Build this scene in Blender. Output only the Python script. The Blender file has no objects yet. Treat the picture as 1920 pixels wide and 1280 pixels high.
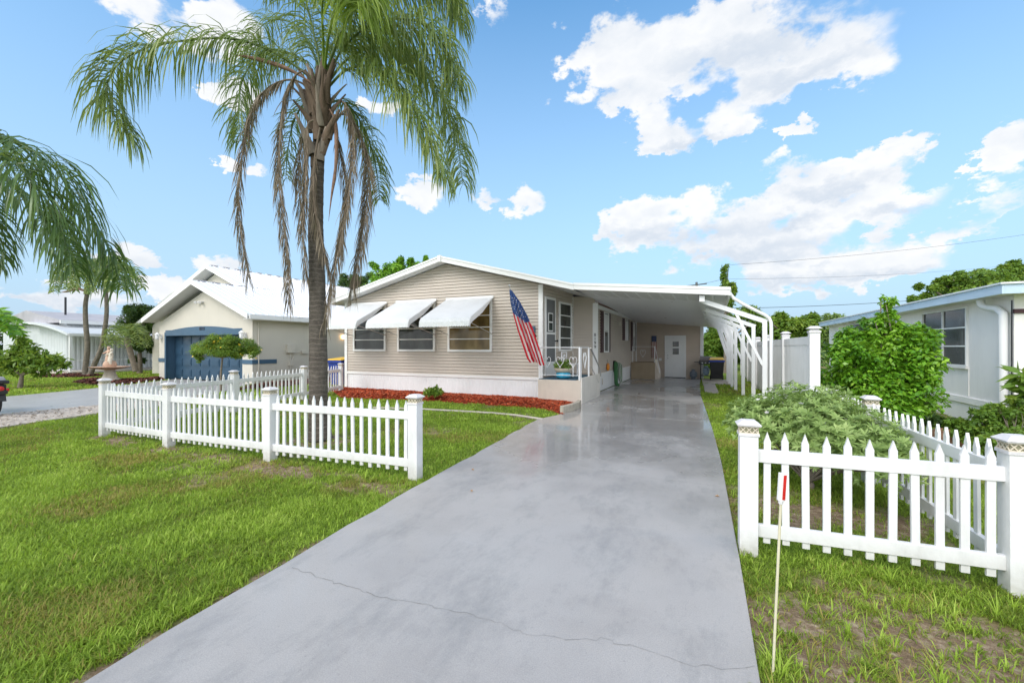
import bpy, math, random
import numpy as np
from mathutils import Vector, Matrix
random.seed(7); RNG = np.random.default_rng(11)
SC = bpy.context.scene; COL = SC.collection
# ---------------------------------------------------------------- camera model (1920x1280 photograph)
H = 1.55; TH = math.radians(24.7); CT, ST = math.cos(TH), math.sin(TH); FP = 800.0; HY = 650.0
def P(px, py, d):
    u = (px - 960) / FP * d
    return Vector((u*CT - d*ST, u*ST + d*CT, H - (py - HY) * d / FP))
def G(px, py, z=0.0): return P(px, py, FP*(H - z)/(py - HY))
def onY(px, py, Y):
    r = (px - 960)/FP; return P(px, py, Y/(r*ST + CT))
def onX(px, py, X):
    r = (px - 960)/FP; return P(px, py, X/(r*CT - ST))
def proj(x, y, z=0):
    d = -x*ST + y*CT; u = x*CT + y*ST
    return 960 + FP*u/d, HY + FP*(H - z)/d, d
# ---------------------------------------------------------------- object helpers
def tag(o, label=None, cat=None, group=None, kind=None):
    if label: o['label'] = label
    if cat: o['category'] = cat
    if group: o['group'] = group
    if kind: o['kind'] = kind
    return o
def thing(name, label, cat, loc=(0, 0, 0), group=None):
    o = bpy.data.objects.new(name, None); COL.objects.link(o); o.location = loc
    o.empty_display_size = .2
    return tag(o, label, cat, group)
def adopt(o, parent):
    if parent is not None:
        o.parent = parent
        if parent.type == 'EMPTY': o.matrix_parent_inverse = Matrix.Translation(-parent.location)
    return o
def V(*a): return Vector(a)
class MB:
    def __init__(s): s.v = []; s.f = []; s.m = []; s.mi = 0
    def poly(s, pts, m=None):
        n = len(s.v); s.v += [tuple(p) for p in pts]; s.f.append(tuple(range(n, n+len(pts)))); s.m.append(s.mi if m is None else m)
    def hexa(s, c, m=None):   # 8 corners: bottom 0-3 ccw, top 4-7
        n = len(s.v); s.v += [tuple(p) for p in c]
        for q in ((0,3,2,1),(4,5,6,7),(0,1,5,4),(1,2,6,5),(2,3,7,6),(3,0,4,7)):
            s.f.append(tuple(n+i for i in q)); s.m.append(s.mi if m is None else m)
    def box(s, x0, x1, y0, y1, z0, z1, m=None):
        s.hexa([(x0,y0,z0),(x1,y0,z0),(x1,y1,z0),(x0,y1,z0),(x0,y0,z1),(x1,y0,z1),(x1,y1,z1),(x0,y1,z1)], m)
    def beam(s, a, b, w, h, up=(0,0,1), m=None):
        a, b = Vector(a), Vector(b); t = (b-a).normalized(); up = Vector(up)
        sd = t.cross(up)
        if sd.length < 1e-4: sd = t.cross(Vector((0,1,0)))
        sd.normalize(); u = sd.cross(t).normalized()
        sd *= w/2; u *= h/2
        s.hexa([a-sd-u, a+sd-u, b+sd-u, b-sd-u, a-sd+u, a+sd+u, b+sd+u, b-sd+u], m)
    def prism(s, pts, vec, m=None):
        n = len(s.v); k = len(pts); vec = Vector(vec)
        s.v += [tuple(p) for p in pts] + [tuple(Vector(p)+vec) for p in pts]
        mm = s.mi if m is None else m
        s.f.append(tuple(range(n+k-1, n-1, -1))); s.m.append(mm); s.f.append(tuple(range(n+k, n+2*k))); s.m.append(mm)
        for i in range(k):
            j = (i+1) % k; s.f.append((n+i, n+j, n+k+j, n+k+i)); s.m.append(mm)
    def tube(s, pts, r, n=8, m=None, cap=True):
        pts = [Vector(p) for p in pts]; k = len(pts); rs = r if hasattr(r, '__len__') else [r]*k
        mm = s.mi if m is None else m; base = len(s.v); prev = None
        for i, p in enumerate(pts):
            t = (pts[min(i+1,k-1)] - pts[max(i-1,0)]).normalized()
            if prev is None:
                a = t.cross(Vector((0,0,1)));
                if a.length < .05: a = t.cross(Vector((0,1,0)))
            else: a = prev - t*prev.dot(t)
            a.normalize(); prev = a; b = t.cross(a)
            for j in range(n):
                q = 2*math.pi*j/n; s.v.append(tuple(p + (a*math.cos(q) + b*math.sin(q))*rs[i]))
        for i in range(k-1):
            for j in range(n):
                j2 = (j+1) % n
                s.f.append((base+i*n+j, base+i*n+j2, base+(i+1)*n+j2, base+(i+1)*n+j)); s.m.append(mm)
        if cap:
            s.f.append(tuple(base+j for j in range(n-1,-1,-1))); s.m.append(mm)
            s.f.append(tuple(base+(k-1)*n+j for j in range(n))); s.m.append(mm)
    def lathe(s, c, prof, n=20, m=None, axis=(0,0,1)):
        c = Vector(c); ax = Vector(axis); pts = [c + ax*z for r, z in prof]
        # plain rings round the axis
        a = ax.cross(Vector((0,0,1)));
        if a.length < .05: a = Vector((1,0,0))
        a.normalize(); b = ax.cross(a); base = len(s.v); mm = s.mi if m is None else m
        for (r, z), p in zip(prof, pts):
            for j in range(n):
                q = 2*math.pi*j/n; s.v.append(tuple(p + (a*math.cos(q)+b*math.sin(q))*max(r, 1e-4)))
        for i in range(len(prof)-1):
            for j in range(n):
                j2 = (j+1) % n
                s.f.append((base+i*n+j, base+i*n+j2, base+(i+1)*n+j2, base+(i+1)*n+j)); s.m.append(mm)
        s.f.append(tuple(base+j for j in range(n-1,-1,-1))); s.m.append(mm)
        s.f.append(tuple(base+(len(prof)-1)*n+j for j in range(n))); s.m.append(mm)
    def build(s, name, mats, parent=None, smooth=False, bevel=0, label=None):
        me = bpy.data.meshes.new(name); me.from_pydata(s.v, [], s.f)
        if not isinstance(mats, (list, tuple)): mats = [mats]
        for m in mats: me.materials.append(m)
        if len(mats) > 1: me.polygons.foreach_set('material_index', s.m)
        if smooth: me.polygons.foreach_set('use_smooth', [True]*len(s.f))
        me.update()
        o = bpy.data.objects.new(name, me); COL.objects.link(o); adopt(o, parent)
        if bevel:
            b = o.modifiers.new('bevel', 'BEVEL'); b.width = bevel; b.segments = 2; b.limit_method = 'ANGLE'; b.angle_limit = math.radians(40)
        if smooth and hasattr(me, 'set_sharp_from_angle'): me.set_sharp_from_angle(angle=math.radians(45))
        if label: o['label'] = label
        return o
def np_mesh(name, verts, quads, mat, parent=None, attrs=None, tris=None):
    verts = np.asarray(verts, np.float32).reshape(-1, 3); quads = np.asarray(quads, np.int32).reshape(-1, 4)
    nq = len(quads); tris = np.zeros((0,3), np.int32) if tris is None else np.asarray(tris, np.int32).reshape(-1, 3); nt = len(tris)
    me = bpy.data.meshes.new(name); me.vertices.add(len(verts)); me.vertices.foreach_set('co', verts.ravel())
    me.loops.add(nq*4 + nt*3); me.loops.foreach_set('vertex_index', np.concatenate([quads.ravel(), tris.ravel()]))
    me.polygons.add(nq + nt)
    st = np.concatenate([np.arange(nq)*4, nq*4 + np.arange(nt)*3]).astype(np.int32)
    tot = np.concatenate([np.full(nq, 4), np.full(nt, 3)]).astype(np.int32)
    me.polygons.foreach_set('loop_start', st); me.polygons.foreach_set('loop_total', tot)
    for k, a in (attrs or {}).items():
        at = me.attributes.new(k, 'FLOAT', 'POINT'); at.data.foreach_set('value', np.asarray(a, np.float32).ravel())
    me.materials.append(mat); me.update(calc_edges=True); me.validate()
    o = bpy.data.objects.new(name, me); COL.objects.link(o); return adopt(o, parent)
def copy_tree(o, parent=None):
    c = o.copy(); COL.objects.link(c)
    if parent is not None: c.parent = parent
    for ch in o.children: copy_tree(ch, c)
    return c
# ---------------------------------------------------------------- numpy noise
def _h(ix, iy, s):
    n = (ix.astype(np.int64)*374761393 + iy.astype(np.int64)*668265263 + s*974634777) & 0xffffffff
    n = ((n ^ (n >> 13))*1274126177) & 0xffffffff
    return ((n ^ (n >> 16)) & 0xffff)/65535.0
def vnoise(x, y, s=0):
    ix, iy = np.floor(x), np.floor(y); fx, fy = x-ix, y-iy; fx = fx*fx*(3-2*fx); fy = fy*fy*(3-2*fy)
    a, b, c, d = _h(ix,iy,s), _h(ix+1,iy,s), _h(ix,iy+1,s), _h(ix+1,iy+1,s)
    return (a*(1-fx)+b*fx)*(1-fy) + (c*(1-fx)+d*fx)*fy
def fbm(x, y, s=0, o=4):
    t = 0; a = .5; n = 0
    for k in range(o): t = t + a*vnoise(x*2**k, y*2**k, s+k); n += a; a *= .5
    return t/n
def inpoly(x, y, poly):
    r = np.zeros(np.shape(x), bool); k = len(poly)
    for i in range(k):
        x0, y0 = poly[i][:2]; x1, y1 = poly[(i+1) % k][:2]
        c = ((y0 > y) != (y1 > y)) & (x < (x1-x0)*(y-y0)/((y1-y0) if y1 != y0 else 1e-9) + x0); r ^= c
    return r
# ---------------------------------------------------------------- materials
def lin(c):
    return tuple(((x/255)/12.92 if x/255 <= .04045 else ((x/255+.055)/1.055)**2.4) for x in c) + (1,)
MATS = {}
class N:
    def __init__(s, name):
        s.m = bpy.data.materials.new(name); s.m.use_nodes = True; s.t = s.m.node_tree; s.t.nodes.clear()
        s.out = s.new('ShaderNodeOutputMaterial'); s.b = s.new('ShaderNodeBsdfPrincipled'); s.link(s.b.outputs[0], s.out.inputs[0])
    def new(s, t): return s.t.nodes.new(t)
    def link(s, a, b): s.t.links.new(a, b)
    def coords(s, scale=(1,1,1), obj=False):
        g = s.new('ShaderNodeTexCoord' if obj else 'ShaderNodeNewGeometry'); mp = s.new('ShaderNodeMapping'); mp.inputs['Scale'].default_value = scale
        s.link(g.outputs['Object' if obj else 'Position'], mp.inputs[0]); return mp.outputs[0]
    def noise(s, scale, detail=4, rough=.55, vec=None, stretch=(1,1,1)):
        n = s.new('ShaderNodeTexNoise'); n.inputs['Scale'].default_value = scale; n.inputs['Detail'].default_value = detail; n.inputs['Roughness'].default_value = rough
        s.link(vec if vec is not None else s.coords(stretch), n.inputs['Vector']); return n.outputs['Fac']
    def ramp(s, fac, stops):
        r = s.new('ShaderNodeValToRGB'); s.link(fac, r.inputs[0]); e = r.color_ramp.elements
        while len(e) < len(stops): e.new(.5)
        for k, (p, c) in enumerate(stops):
            e[k].position = p; e[k].color = c if len(c) == 4 else (*c, 1)
        return r.outputs[0]
    def mix(s, fac, a, b, mode='MIX'):
        n = s.new('ShaderNodeMix'); n.data_type = 'RGBA'; n.blend_type = mode
        for sock, v in ((n.inputs[0], fac), (n.inputs[6], a), (n.inputs[7], b)):
            if hasattr(v, 'links'): s.link(v, sock)
            else: sock.default_value = v if not isinstance(v, tuple) or len(v) == 4 else (*v, 1)
        return n.outputs[2]
    def rng(s, v, a, b, c, d):
        n = s.new('ShaderNodeMapRange'); s.link(v, n.inputs[0])
        for i, x in enumerate((a, b, c, d)): n.inputs[i+1].default_value = x
        return n.outputs[0]
    def bump(s, h, strength=.3, dist=.01, normal=None):
        n = s.new('ShaderNodeBump'); n.inputs['Strength'].default_value = strength; n.inputs['Distance'].default_value = dist
        s.link(h, n.inputs['Height'])
        if normal is not None: s.link(normal, n.inputs['Normal'])
        s.link(n.outputs[0], s.b.inputs['Normal']); return n.outputs[0]
    def set(s, **k):
        for a, v in k.items():
            a = {'rough': 'Roughness', 'color': 'Base Color', 'metal': 'Metallic', 'coat': 'Coat Weight', 'spec': 'Specular IOR Level', 'trans': 'Transmission Weight'}[a]
            if hasattr(v, 'links'): s.link(v, s.b.inputs[a])
            else: s.b.inputs[a].default_value = v if not (isinstance(v, tuple) and len(v) == 3) else (*v, 1)
        return s
def mat(name, col, rough=.6, var=.12, scale=3, grime=0, bump=.15, bscale=60, metal=0, stretch=(1,1,1), spec=.5):
    if name in MATS: return MATS[name]
    n = N(name); c = Vector(col[:3])
    f = n.noise(scale, 5, .6, stretch=stretch)
    cc = n.ramp(f, [(.25, tuple(c*(1-var))), (.75, tuple(min(1, x*(1+var)) for x in c))])
    if grime:
        g = n.rng(n.noise(scale*.6, 6, .7, stretch=(1.3, 1.3, .5)), .52, .78, 0, grime)
        cc = n.mix(g, cc, (*(c*.45 + Vector((.03, .025, .01))), 1))
        cc = n.mix(n.rng(n.noise(2.2, 5, .7, stretch=(4, 4, .35)), .55, .75, 0, grime*.5), cc, (*(c*.6 + Vector((.01, .012, .0))), 1))
    n.set(color=cc, rough=n.rng(n.noise(scale*4, 3), .3, .7, rough-.08, rough+.08), metal=metal, spec=spec)
    if bump: n.bump(n.noise(bscale, 4, .6), bump, .01)
    MATS[name] = n.m; return n.m
WHITE = mat('white_vinyl', (.80,.80,.81), .45, .04, 1.5, .25, .05)
WHITE2 = mat('white_painted_metal', (.76,.77,.78), .4, .05, 1.2, .3, .05)
FENCEW = mat('white_fence_vinyl', (.76,.76,.765), .45, .05, 2.5, .45, .12, 90)
def _soil_splash(m):
    t = m.node_tree; b = next(n for n in t.nodes if n.type == 'BSDF_PRINCIPLED'); src = b.inputs['Base Color'].links[0].from_socket
    g = t.nodes.new('ShaderNodeNewGeometry'); s = t.nodes.new('ShaderNodeSeparateXYZ'); t.links.new(g.outputs['Position'], s.inputs[0])
    r = t.nodes.new('ShaderNodeMapRange'); t.links.new(s.outputs['Z'], r.inputs[0]); r.inputs[1].default_value = -.03; r.inputs[2].default_value = .20; r.inputs[3].default_value = .85; r.inputs[4].default_value = 0
    z = t.nodes.new('ShaderNodeTexNoise'); z.inputs['Scale'].default_value = 22; z.inputs['Detail'].default_value = 6; t.links.new(g.outputs['Position'], z.inputs['Vector'])
    q = t.nodes.new('ShaderNodeMath'); q.operation = 'MULTIPLY'; t.links.new(r.outputs[0], q.inputs[0]); t.links.new(z.outputs['Fac'], q.inputs[1])
    x = t.nodes.new('ShaderNodeMix'); x.data_type = 'RGBA'; t.links.new(q.outputs[0], x.inputs[0]); t.links.new(src, x.inputs[6]); x.inputs[7].default_value = (.22,.20,.11,1); t.links.new(x.outputs[2], b.inputs['Base Color'])
_soil_splash(FENCEW)
TRIMW = mat('white_trim', (.80,.80,.79), .45, .03, 1.5, .15, .05)
SKIRTW = mat('white_skirting', (.78,.79,.80), .45, .05, 1.2, .3, .08)
SIDING = mat('beige_siding', (.54,.475,.41), .55, .06, .9, .22, .12, 90, stretch=(1,1,3))
SIDING2 = mat('taupe_siding', (.56,.465,.38), .55, .06, .9, .2, .12, 90, stretch=(1,1,3))
STUCCO = mat('cream_stucco', (.60,.565,.49), .85, .05, .8, .2, .5, 45)
STUCCO2 = mat('white_stucco', (.86,.835,.815), .8, .04, .8, .25, .35, 45)
BLUE = mat('blue_garage_paint', (.030,.075,.13), .4, .1, 1, .2, .05)
BLUETRIM = mat('slate_blue_trim', (.05,.11,.18), .5, .08, 2, .1, .05)
ROOFW = mat('white_metal_roof', (.80,.81,.84), .35, .03, .8, .12, .03)
PANELW = mat('white_carport_panel', (.66,.67,.68), .45, .05, .7, .3, .03)
GREYROOF = mat('grey_shingle', (.40,.39,.42), .8, .12, 1.5, .3, .3)
BLACK = mat('black_plastic', (.018,.018,.02), .4, .3, 5, 0, .05)
DKBLUE = mat('dark_blue_plastic', (.02,.05,.30), .4, .15, 5, 0, .05)
YELLOW = mat('yellow_plastic', (.85,.50,.02), .4, .08, 5, .1, .05)
MAROON = mat('maroon_shutter', (.055,.015,.018), .5, .2, 5, 0, .05)
DOORW = mat('white_door_paint', (.76,.76,.75), .4, .03, 2, .15, .04)
SCREEN = mat('grey_screen', (.14,.145,.15), .6, .1, 3, 0, .2, 400)
CONC = mat('porch_concrete', (.60,.53,.45), .75, .08, 2, .4, .35, 40)
CONC2 = mat('path_concrete', (.48,.43,.38), .85, .14, 3, .4, .5, 60)
STONE = mat('edging_stone', (.42,.38,.31), .85, .25, 9, .5, .6, 50)
BRASS = mat('dark_metal', (.05,.05,.055), .35, .2, 9, 0, 0, metal=.8)
STEEL = mat('steel_metal', (.5,.5,.5), .35, .1, 9, .2, 0, metal=.9)
BEIGEP = mat('beige_plastic', (.62,.58,.50), .5, .05, 5, .1, .05)
CREAM = mat('lattice_cream', (.70,.62,.50), .6, .1, 30, .35, .2)
CAPW = mat('weathered_cap', (.68,.66,.68), .6, .08, 25, .45, .3, 120)
TURQ = mat('turquoise_glaze', (.04,.33,.50), .15, .3, 12, 0, .05)
TERRA = mat('fountain_stone', (.62,.42,.31), .75, .18, 9, .4, .5, 60)
TERRA2 = mat('pale_fountain_stone', (.66,.60,.50), .8, .15, 9, .4, .5, 60)
RED = mat('red_plastic', (.55,.02,.02), .3, .1, 9, 0, 0)
ORANGE = mat('orange_glaze', (.75,.25,.02), .3, .2, 30, 0, .1)
BARK = mat('grey_bark', (.20,.165,.13), .9, .4, 12, .4, .9, 30)
RUBBER = mat('tyre_rubber', (.02,.02,.02), .8, .2, 20, 0, .2)
def glass(name, col=(.035,.04,.04), rough=.04, curt=None):
    n = N(name)
    f = n.noise(1.6, 3, .5, stretch=(1.6,1.6,.7))
    c = n.ramp(f, [(.35, tuple(x*.45 for x in col)), (.6, col), (.75, curt or tuple(x*1.9 for x in col))])
    n.set(color=c, rough=rough, spec=.35); n.b.inputs['IOR'].default_value = 1.45
    return n.m
GLASS = glass('window_glass', (.06,.07,.065))
GLASSB = glass('curtained_glass', (.20,.14,.05), .05, (.30,.22,.10))
GLASSD = glass('dim_window_glass', (.05,.055,.055), .08, (.18,.19,.19))
def leafmat(name, stops, rough=.5, trans=.35, nscale=1.2, spec=.3):
    n = N(name); at = n.new('ShaderNodeAttribute'); at.attribute_name = 'rnd'
    v = n.new('ShaderNodeMath'); v.operation = 'MULTIPLY_ADD'; v.inputs[1].default_value = .75
    n.link(at.outputs['Fac'], v.inputs[0]); n.link(n.rng(n.noise(nscale, 3), .3, .7, 0, .25), v.inputs[2])
    c = n.ramp(v.outputs[0], stops); n.set(color=c, rough=rough, spec=spec)
    tr = n.new('ShaderNodeBsdfTranslucent'); n.link(n.mix(.35, c, (.45, .55, .05, 1)), tr.inputs[0])
    mx = n.new('ShaderNodeMixShader'); mx.inputs[0].default_value = trans
    n.link(n.b.outputs[0], mx.inputs[1]); n.link(tr.outputs[0], mx.inputs[2]); n.link(mx.outputs[0], n.out.inputs[0])
    return n.m
L_GRASS = leafmat('grass_blades', [(0, (.52,.38,.18,1)), (.12, (.42,.36,.10,1)), (.22, (.14,.22,.026,1)), (.6, (.36,.53,.06,1)), (1, (.62,.74,.17,1))], .55, .45, .7)
L_PALM = leafmat('palm_leaflets', [(0, (.06,.11,.04,1)), (.5, (.17,.25,.06,1)), (1, (.38,.43,.12,1))], .4, .35, .8, .5)
L_PALMY = leafmat('young_palm_leaflets', [(0, (.12,.22,.02,1)), (.6, (.25,.36,.05,1)), (1, (.40,.46,.12,1))], .4, .45, .8, .5)
L_PALMD = leafmat('dark_palm_leaflets', [(0, (.04,.09,.03,1)), (.5, (.10,.19,.05,1)), (1, (.22,.32,.10,1))], .35, .3, .8, .5)
L_DEAD = leafmat('dead_palm_leaflets', [(0, (.10,.08,.06,1)), (.5, (.22,.175,.135,1)), (1, (.42,.36,.29,1))], .8, .15, 3, .1)
L_BRIGHT = leafmat('bright_leaves', [(0, (.02,.09,.008,1)), (.4, (.12,.32,.02,1)), (.8, (.32,.58,.05,1)), (1, (.52,.74,.12,1))], .3, .35, 1.5, .5)
L_DARK = leafmat('dark_leaves', [(0, (.018,.045,.010,1)), (.5, (.055,.12,.024,1)), (1, (.14,.24,.05,1))], .4, .25, 1.2, .4)
L_MID = leafmat('mid_leaves', [(0, (.04,.10,.012,1)), (.5, (.14,.26,.03,1)), (1, (.36,.46,.07,1))], .45, .35, 1, .4)
L_PALE = leafmat('pale_leaves', [(0, (.12,.18,.045,1)), (.5, (.27,.40,.12,1)), (1, (.52,.64,.25,1))], .5, .35, 2, .35)
L_FLOWER = leafmat('yellow_petals', [(0, (.7,.45,.02,1)), (1, (.9,.7,.08,1))], .5, .3)
L_WHITEF = leafmat('white_petals', [(0, (.7,.66,.7,1)), (1, (.85,.8,.82,1))], .5, .3)
# ---------------------------------------------------------------- regions
DRL = [(-2.45,-3), (-2.55,0), (-2.63,.96), (-2.77,2.1), (-2.90,3.14), (-3.0,4.4), (-3.12,5.9), (-3.25,7.4), (-3.32,8.58), (-3.12,9.3), (-3.02,9.9), (-3.03,11.0), (-3.38,11.3), (-3.42,23.0)]
DRR = [(-.34,23.0), (-.33,20), (-.22,15), (.07,9), (.16,6.5), (.21,3.5), (.22,2.2), (.23,0), (.25,-3)]
_r = random.Random(5)
def _wavy(L):
    o = []
    for (x0,y0),(x1,y1) in zip(L, L[1:]):
        k = max(1, int(abs(y1-y0)/.3))
        for i in range(k): o.append((x0+(x1-x0)*i/k+_r.gauss(0,.012), y0+(y1-y0)*i/k))
    return o+[L[-1]]
DRL = _wavy(DRL[:9]) + DRL[9:]
DRIVE = DRL + DRR
def pg(lst): return [tuple(G(x, y)[:2]) for x, y in lst]
MULCHP = [(-12.3,11.9), (-12.45,11.35)] + pg([(640,744), (700,745.5), (765,747.5), (826,750), (924,757), (1012,763), (1040,770), (1056,777)]) + [(-3.2,9.9), (-3.1,10.9), (-3.3,11.4), (-4.4,11.9)]
NDRIVE = [(-14.8,-3), (-14.8,4), (-14.78,8), (-15.5,9.6), (-17.8,11.9), (-23.3,11.9), (-21.4,9), (-20.6,7.4), (-19.9,5.5), (-19.2,3), (-18.8,-3)]
GRAVEL = [(-12.45,-3), (-12.5,3.46), (-13.07,5.07), (-13.1,6.2), (-13.6,7.4), (-14.79,8.2), (-14.79,-3)]
BEDL = [(-24.0,11.9), (-22.6,10.2), (-22.3,9.4), (-23.2,8.8), (-25.5,9.0), (-27.6,10.2), (-27.0,10.8), (-25.9,10.2), (-25.2,11.5), (-26.5,13.5), (-24.1,13.5)]
BEDP = [(-31.5+1.9*math.cos(a)*1.0, 11.0+1.2*math.sin(a)) for a in np.linspace(0, 6.28, 15)[:-1]]
BEDG = [(-17.3,11.95), (-17.2,26), (-15.6,26), (-15.3,11.6), (-15.6,9.9), (-16.8,11.2)]
PADS = [[(-.2,20.0), (1.1,20.0), (1.1,22.7), (-.3,22.7)], [(-.1,16.2), (.33,16.2), (.25,19.9), (-.2,19.9)]]
NOGRASS = [DRIVE, MULCHP, NDRIVE, GRAVEL, BEDL, BEDP, BEDG] + PADS + [
    [(-12.3,11.87), (-4.45,11.87), (-3.4,14), (-3.4,27), (-12.3,27)], [(-24,11.8), (-17.4,11.8), (-17.4,27), (-24,27)],
    [(5.0,10.9), (14,10.9), (14,24), (5.0,24)], [(-46,11.0), (-33.5,11.0), (-33.5,30), (-46,30)]]
def dirtf(x, y):
    """0 lush .. 1 bare soil"""
    n = fbm(x*1.3, y*1.3, 3); n2 = fbm(x*4, y*4, 9)
    d = np.clip((n-.60)*4, 0, .35)
    # bare soil in front of the right hand fence
    rf = np.exp(-((x-.95)/1.0)**2 - ((y-2.85)/.75)**2); d = np.maximum(d, np.clip(rf*1.3*(.05+1.7*n2) - .12, 0, 1))
    rf = np.exp(-((x-.55)/.5)**2 - ((y-2.0)/.8)**2); d = np.maximum(d, np.clip(rf*1.2*(.05+1.7*n2)-.12, 0, 1))
    rf = np.exp(-((x-.9)/1.1)**2 - ((y-4.85)/.55)**2); d = np.maximum(d, np.clip(rf*1.5*n2+.05, 0, 1))
    # worn strip along the left fence
    fy = 3.93 - .02*(x+6); rf = np.exp(-((y-fy+.16)/.3)**2)*((x < -3) & (x > -10)); d = np.maximum(d, np.clip(rf*(1.5*n2-.25), 0, 1))
    e = -2.62-.12*np.maximum(y-1, 0); rf = np.exp(-((x-e)/.13)**2)*(y < 2.6); d = np.maximum(d, np.clip(rf*(.4+1.0*n2), 0, 1))
    # round the palm
    rf = np.exp(-((x+6.04)**2+(y-5.24)**2)/.5); d = np.maximum(d, np.clip(rf*.8*(.4+n2), 0, 1))
    return d
def dryf(x, y):
    b = np.exp(-((y-(3.2+.12*(x+7)))/.45)**2)*((x < -3.2) & (x > -8))*np.clip((fbm(x*2.2, y*2.2, 31)-.47)*7, 0, 1)
    p = np.clip((fbm(x*.9, y*.9, 23)-.6)*5, 0, .35)
    s = np.exp(-((x-1.75)/.5)**2 - ((y-2.6)/.8)**2)*.35
    return np.clip(b*.9 + p*1.5 + s*1.3, 0, 1)
# ---------------------------------------------------------------- ground sheet
def ground():
    n = N('soil_and_turf'); at = n.new('ShaderNodeAttribute'); at.attribute_name = 'dirt'
    a2 = n.new('ShaderNodeAttribute'); a2.attribute_name = 'dry'
    f = n.noise(3.5, 6, .65); g = n.ramp(f, [(.3, (.07,.10,.02)), (.55, (.17,.25,.035)), (.8, (.27,.34,.06))])
    g = n.mix(a2.outputs['Fac'], g, n.ramp(n.noise(18, 4), [(.3, (.16,.12,.04)), (.7, (.34,.27,.11))]))
    s = n.ramp(n.noise(14, 9, .8), [(.3, (.10,.068,.042)), (.5, (.25,.18,.12)), (.70, (.55,.46,.34))])
    c = n.mix(n.rng(at.outputs['Fac'], .15, .55, 0, 1), g, s); n.set(color=c, rough=.95, spec=.15)
    n.bump(n.noise(60, 5, .7), .8, .02)
    xs = np.concatenate([np.linspace(-400, -34, 12)[:-1], np.linspace(-34, -12, 60)[:-1], np.arange(-12, 4, .1), np.linspace(4, 14, 30), np.linspace(16, 300, 10)])
    ys = np.concatenate([np.linspace(-60, -3, 6)[:-1], np.arange(-3, 14, .1), np.linspace(14, 30, 40), np.linspace(34, 500, 10)])
    X, Y = np.meshgrid(xs, ys); near = np.exp(-((X+2)**2+(Y-5)**2)/400)
    Z = -.045 + .02*(fbm(X*1.1, Y*1.1, 5)-.5)*near
    vid = np.arange(X.size).reshape(X.shape)
    q = np.stack([vid[:-1,:-1], vid[:-1,1:], vid[1:,1:], vid[1:,:-1]], -1).reshape(-1, 4)
    o = np_mesh('ground', np.stack([X, Y, Z], -1), q, n.m, attrs={'dirt': dirtf(X, Y), 'dry': dryf(X, Y)})
    tag(o, kind='structure')
ground()
def flat(name, poly, z, m, thick=.1, kind='structure', parent=None):
    b = MB(); b.prism([(x, y, z-thick) for x, y in poly][::-1] if area(poly) < 0 else [(x, y, z-thick) for x, y in poly], (0,0,thick))
    o = b.build(name, m, parent)
    if kind and parent is None: tag(o, kind=kind)
    return o
def area(p): return sum(p[i][0]*p[(i+1)%len(p)][1]-p[(i+1)%len(p)][0]*p[i][1] for i in range(len(p)))/2
# ---------------------------------------------------------------- driveway: wet painted concrete
def wetmat():
    n = N('wet_painted_concrete')
    base = n.ramp(n.noise(.9, 6, .6), [(.25, (.35,.33,.32)), (.5, (.435,.415,.405)), (.8, (.49,.475,.465))])
    sp = n.noise(150, 4, .8); base = n.mix(n.rng(sp, .38, .60, .0, .45), base, (.20,.20,.21,1)); sq = n.noise(38, 5, .75); base = n.mix(n.rng(sq, .60, .70, .0, .5), base, (.17,.17,.17,1)); base = n.mix(n.rng(sq, .25, .36, .35, .0), base, (.58,.58,.57,1))
    st = n.rng(n.noise(1.1, 9, .8, stretch=(1.6, .7, 1)), .49, .66, 0, .55); base = n.mix(st, base, (.20,.205,.21,1))
    sc = n.rng(n.noise(2.6, 8, .8, stretch=(.5, 3.2, 1)), .6, .72, 0, .35); base = n.mix(sc, base, (.52,.52,.52,1))
    # wet film: pools lie where the slab is low, more of them up by the house
    geo = n.new('ShaderNodeNewGeometry'); sx = n.new('ShaderNodeSeparateXYZ'); n.link(geo.outputs['Position'], sx.inputs[0])
    far = n.rng(sx.outputs['Y'], 2.2, 8.5, -.20, .16)
    dry = n.rng(sx.outputs['Y'], 11.5, 14, 0, .16)
    w = n.new('ShaderNodeMath'); w.operation = 'ADD'; n.link(n.noise(.55, 5, .6, stretch=(1, .75, 1)), w.inputs[0]); n.link(far, w.inputs[1])
    w2 = n.new('ShaderNodeMath'); w2.operation = 'SUBTRACT'; n.link(w.outputs[0], w2.inputs[0]); n.link(dry, w2.inputs[1])
    wet = n.rng(w2.outputs[0], .42, .62, 0, 1)
    rough = n.rng(wet, 0, 1, .50, .10)
    base = n.mix(n.rng(wet, 0, 1, 0, .30), base, (.15,.16,.17,1))
    n.set(color=base, rough=rough, spec=.5)
    n.link(n.rng(wet, 0, 1, .12, .55), n.b.inputs['Coat Weight']); n.b.inputs['Coat Roughness'].default_value = .06
    n.bump(n.noise(120, 4, .7), .22, .004)
    return n.m
WET = wetmat()
def xl(y, L):
    for (x0,y0),(x1,y1) in zip(L, L[1:]):
        a, b = min(y0,y1), max(y0,y1)
        if a <= y <= b and y0 != y1: return x0 + (x1-x0)*(y-y0)/(y1-y0)
    return L[0][0]
jt = [-3, 9.7, 11.6, 14.6, 18.6, 23.0]
drive = bpy.data.objects.new('driveway', None); COL.objects.link(drive); tag(drive, kind='structure')
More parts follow.
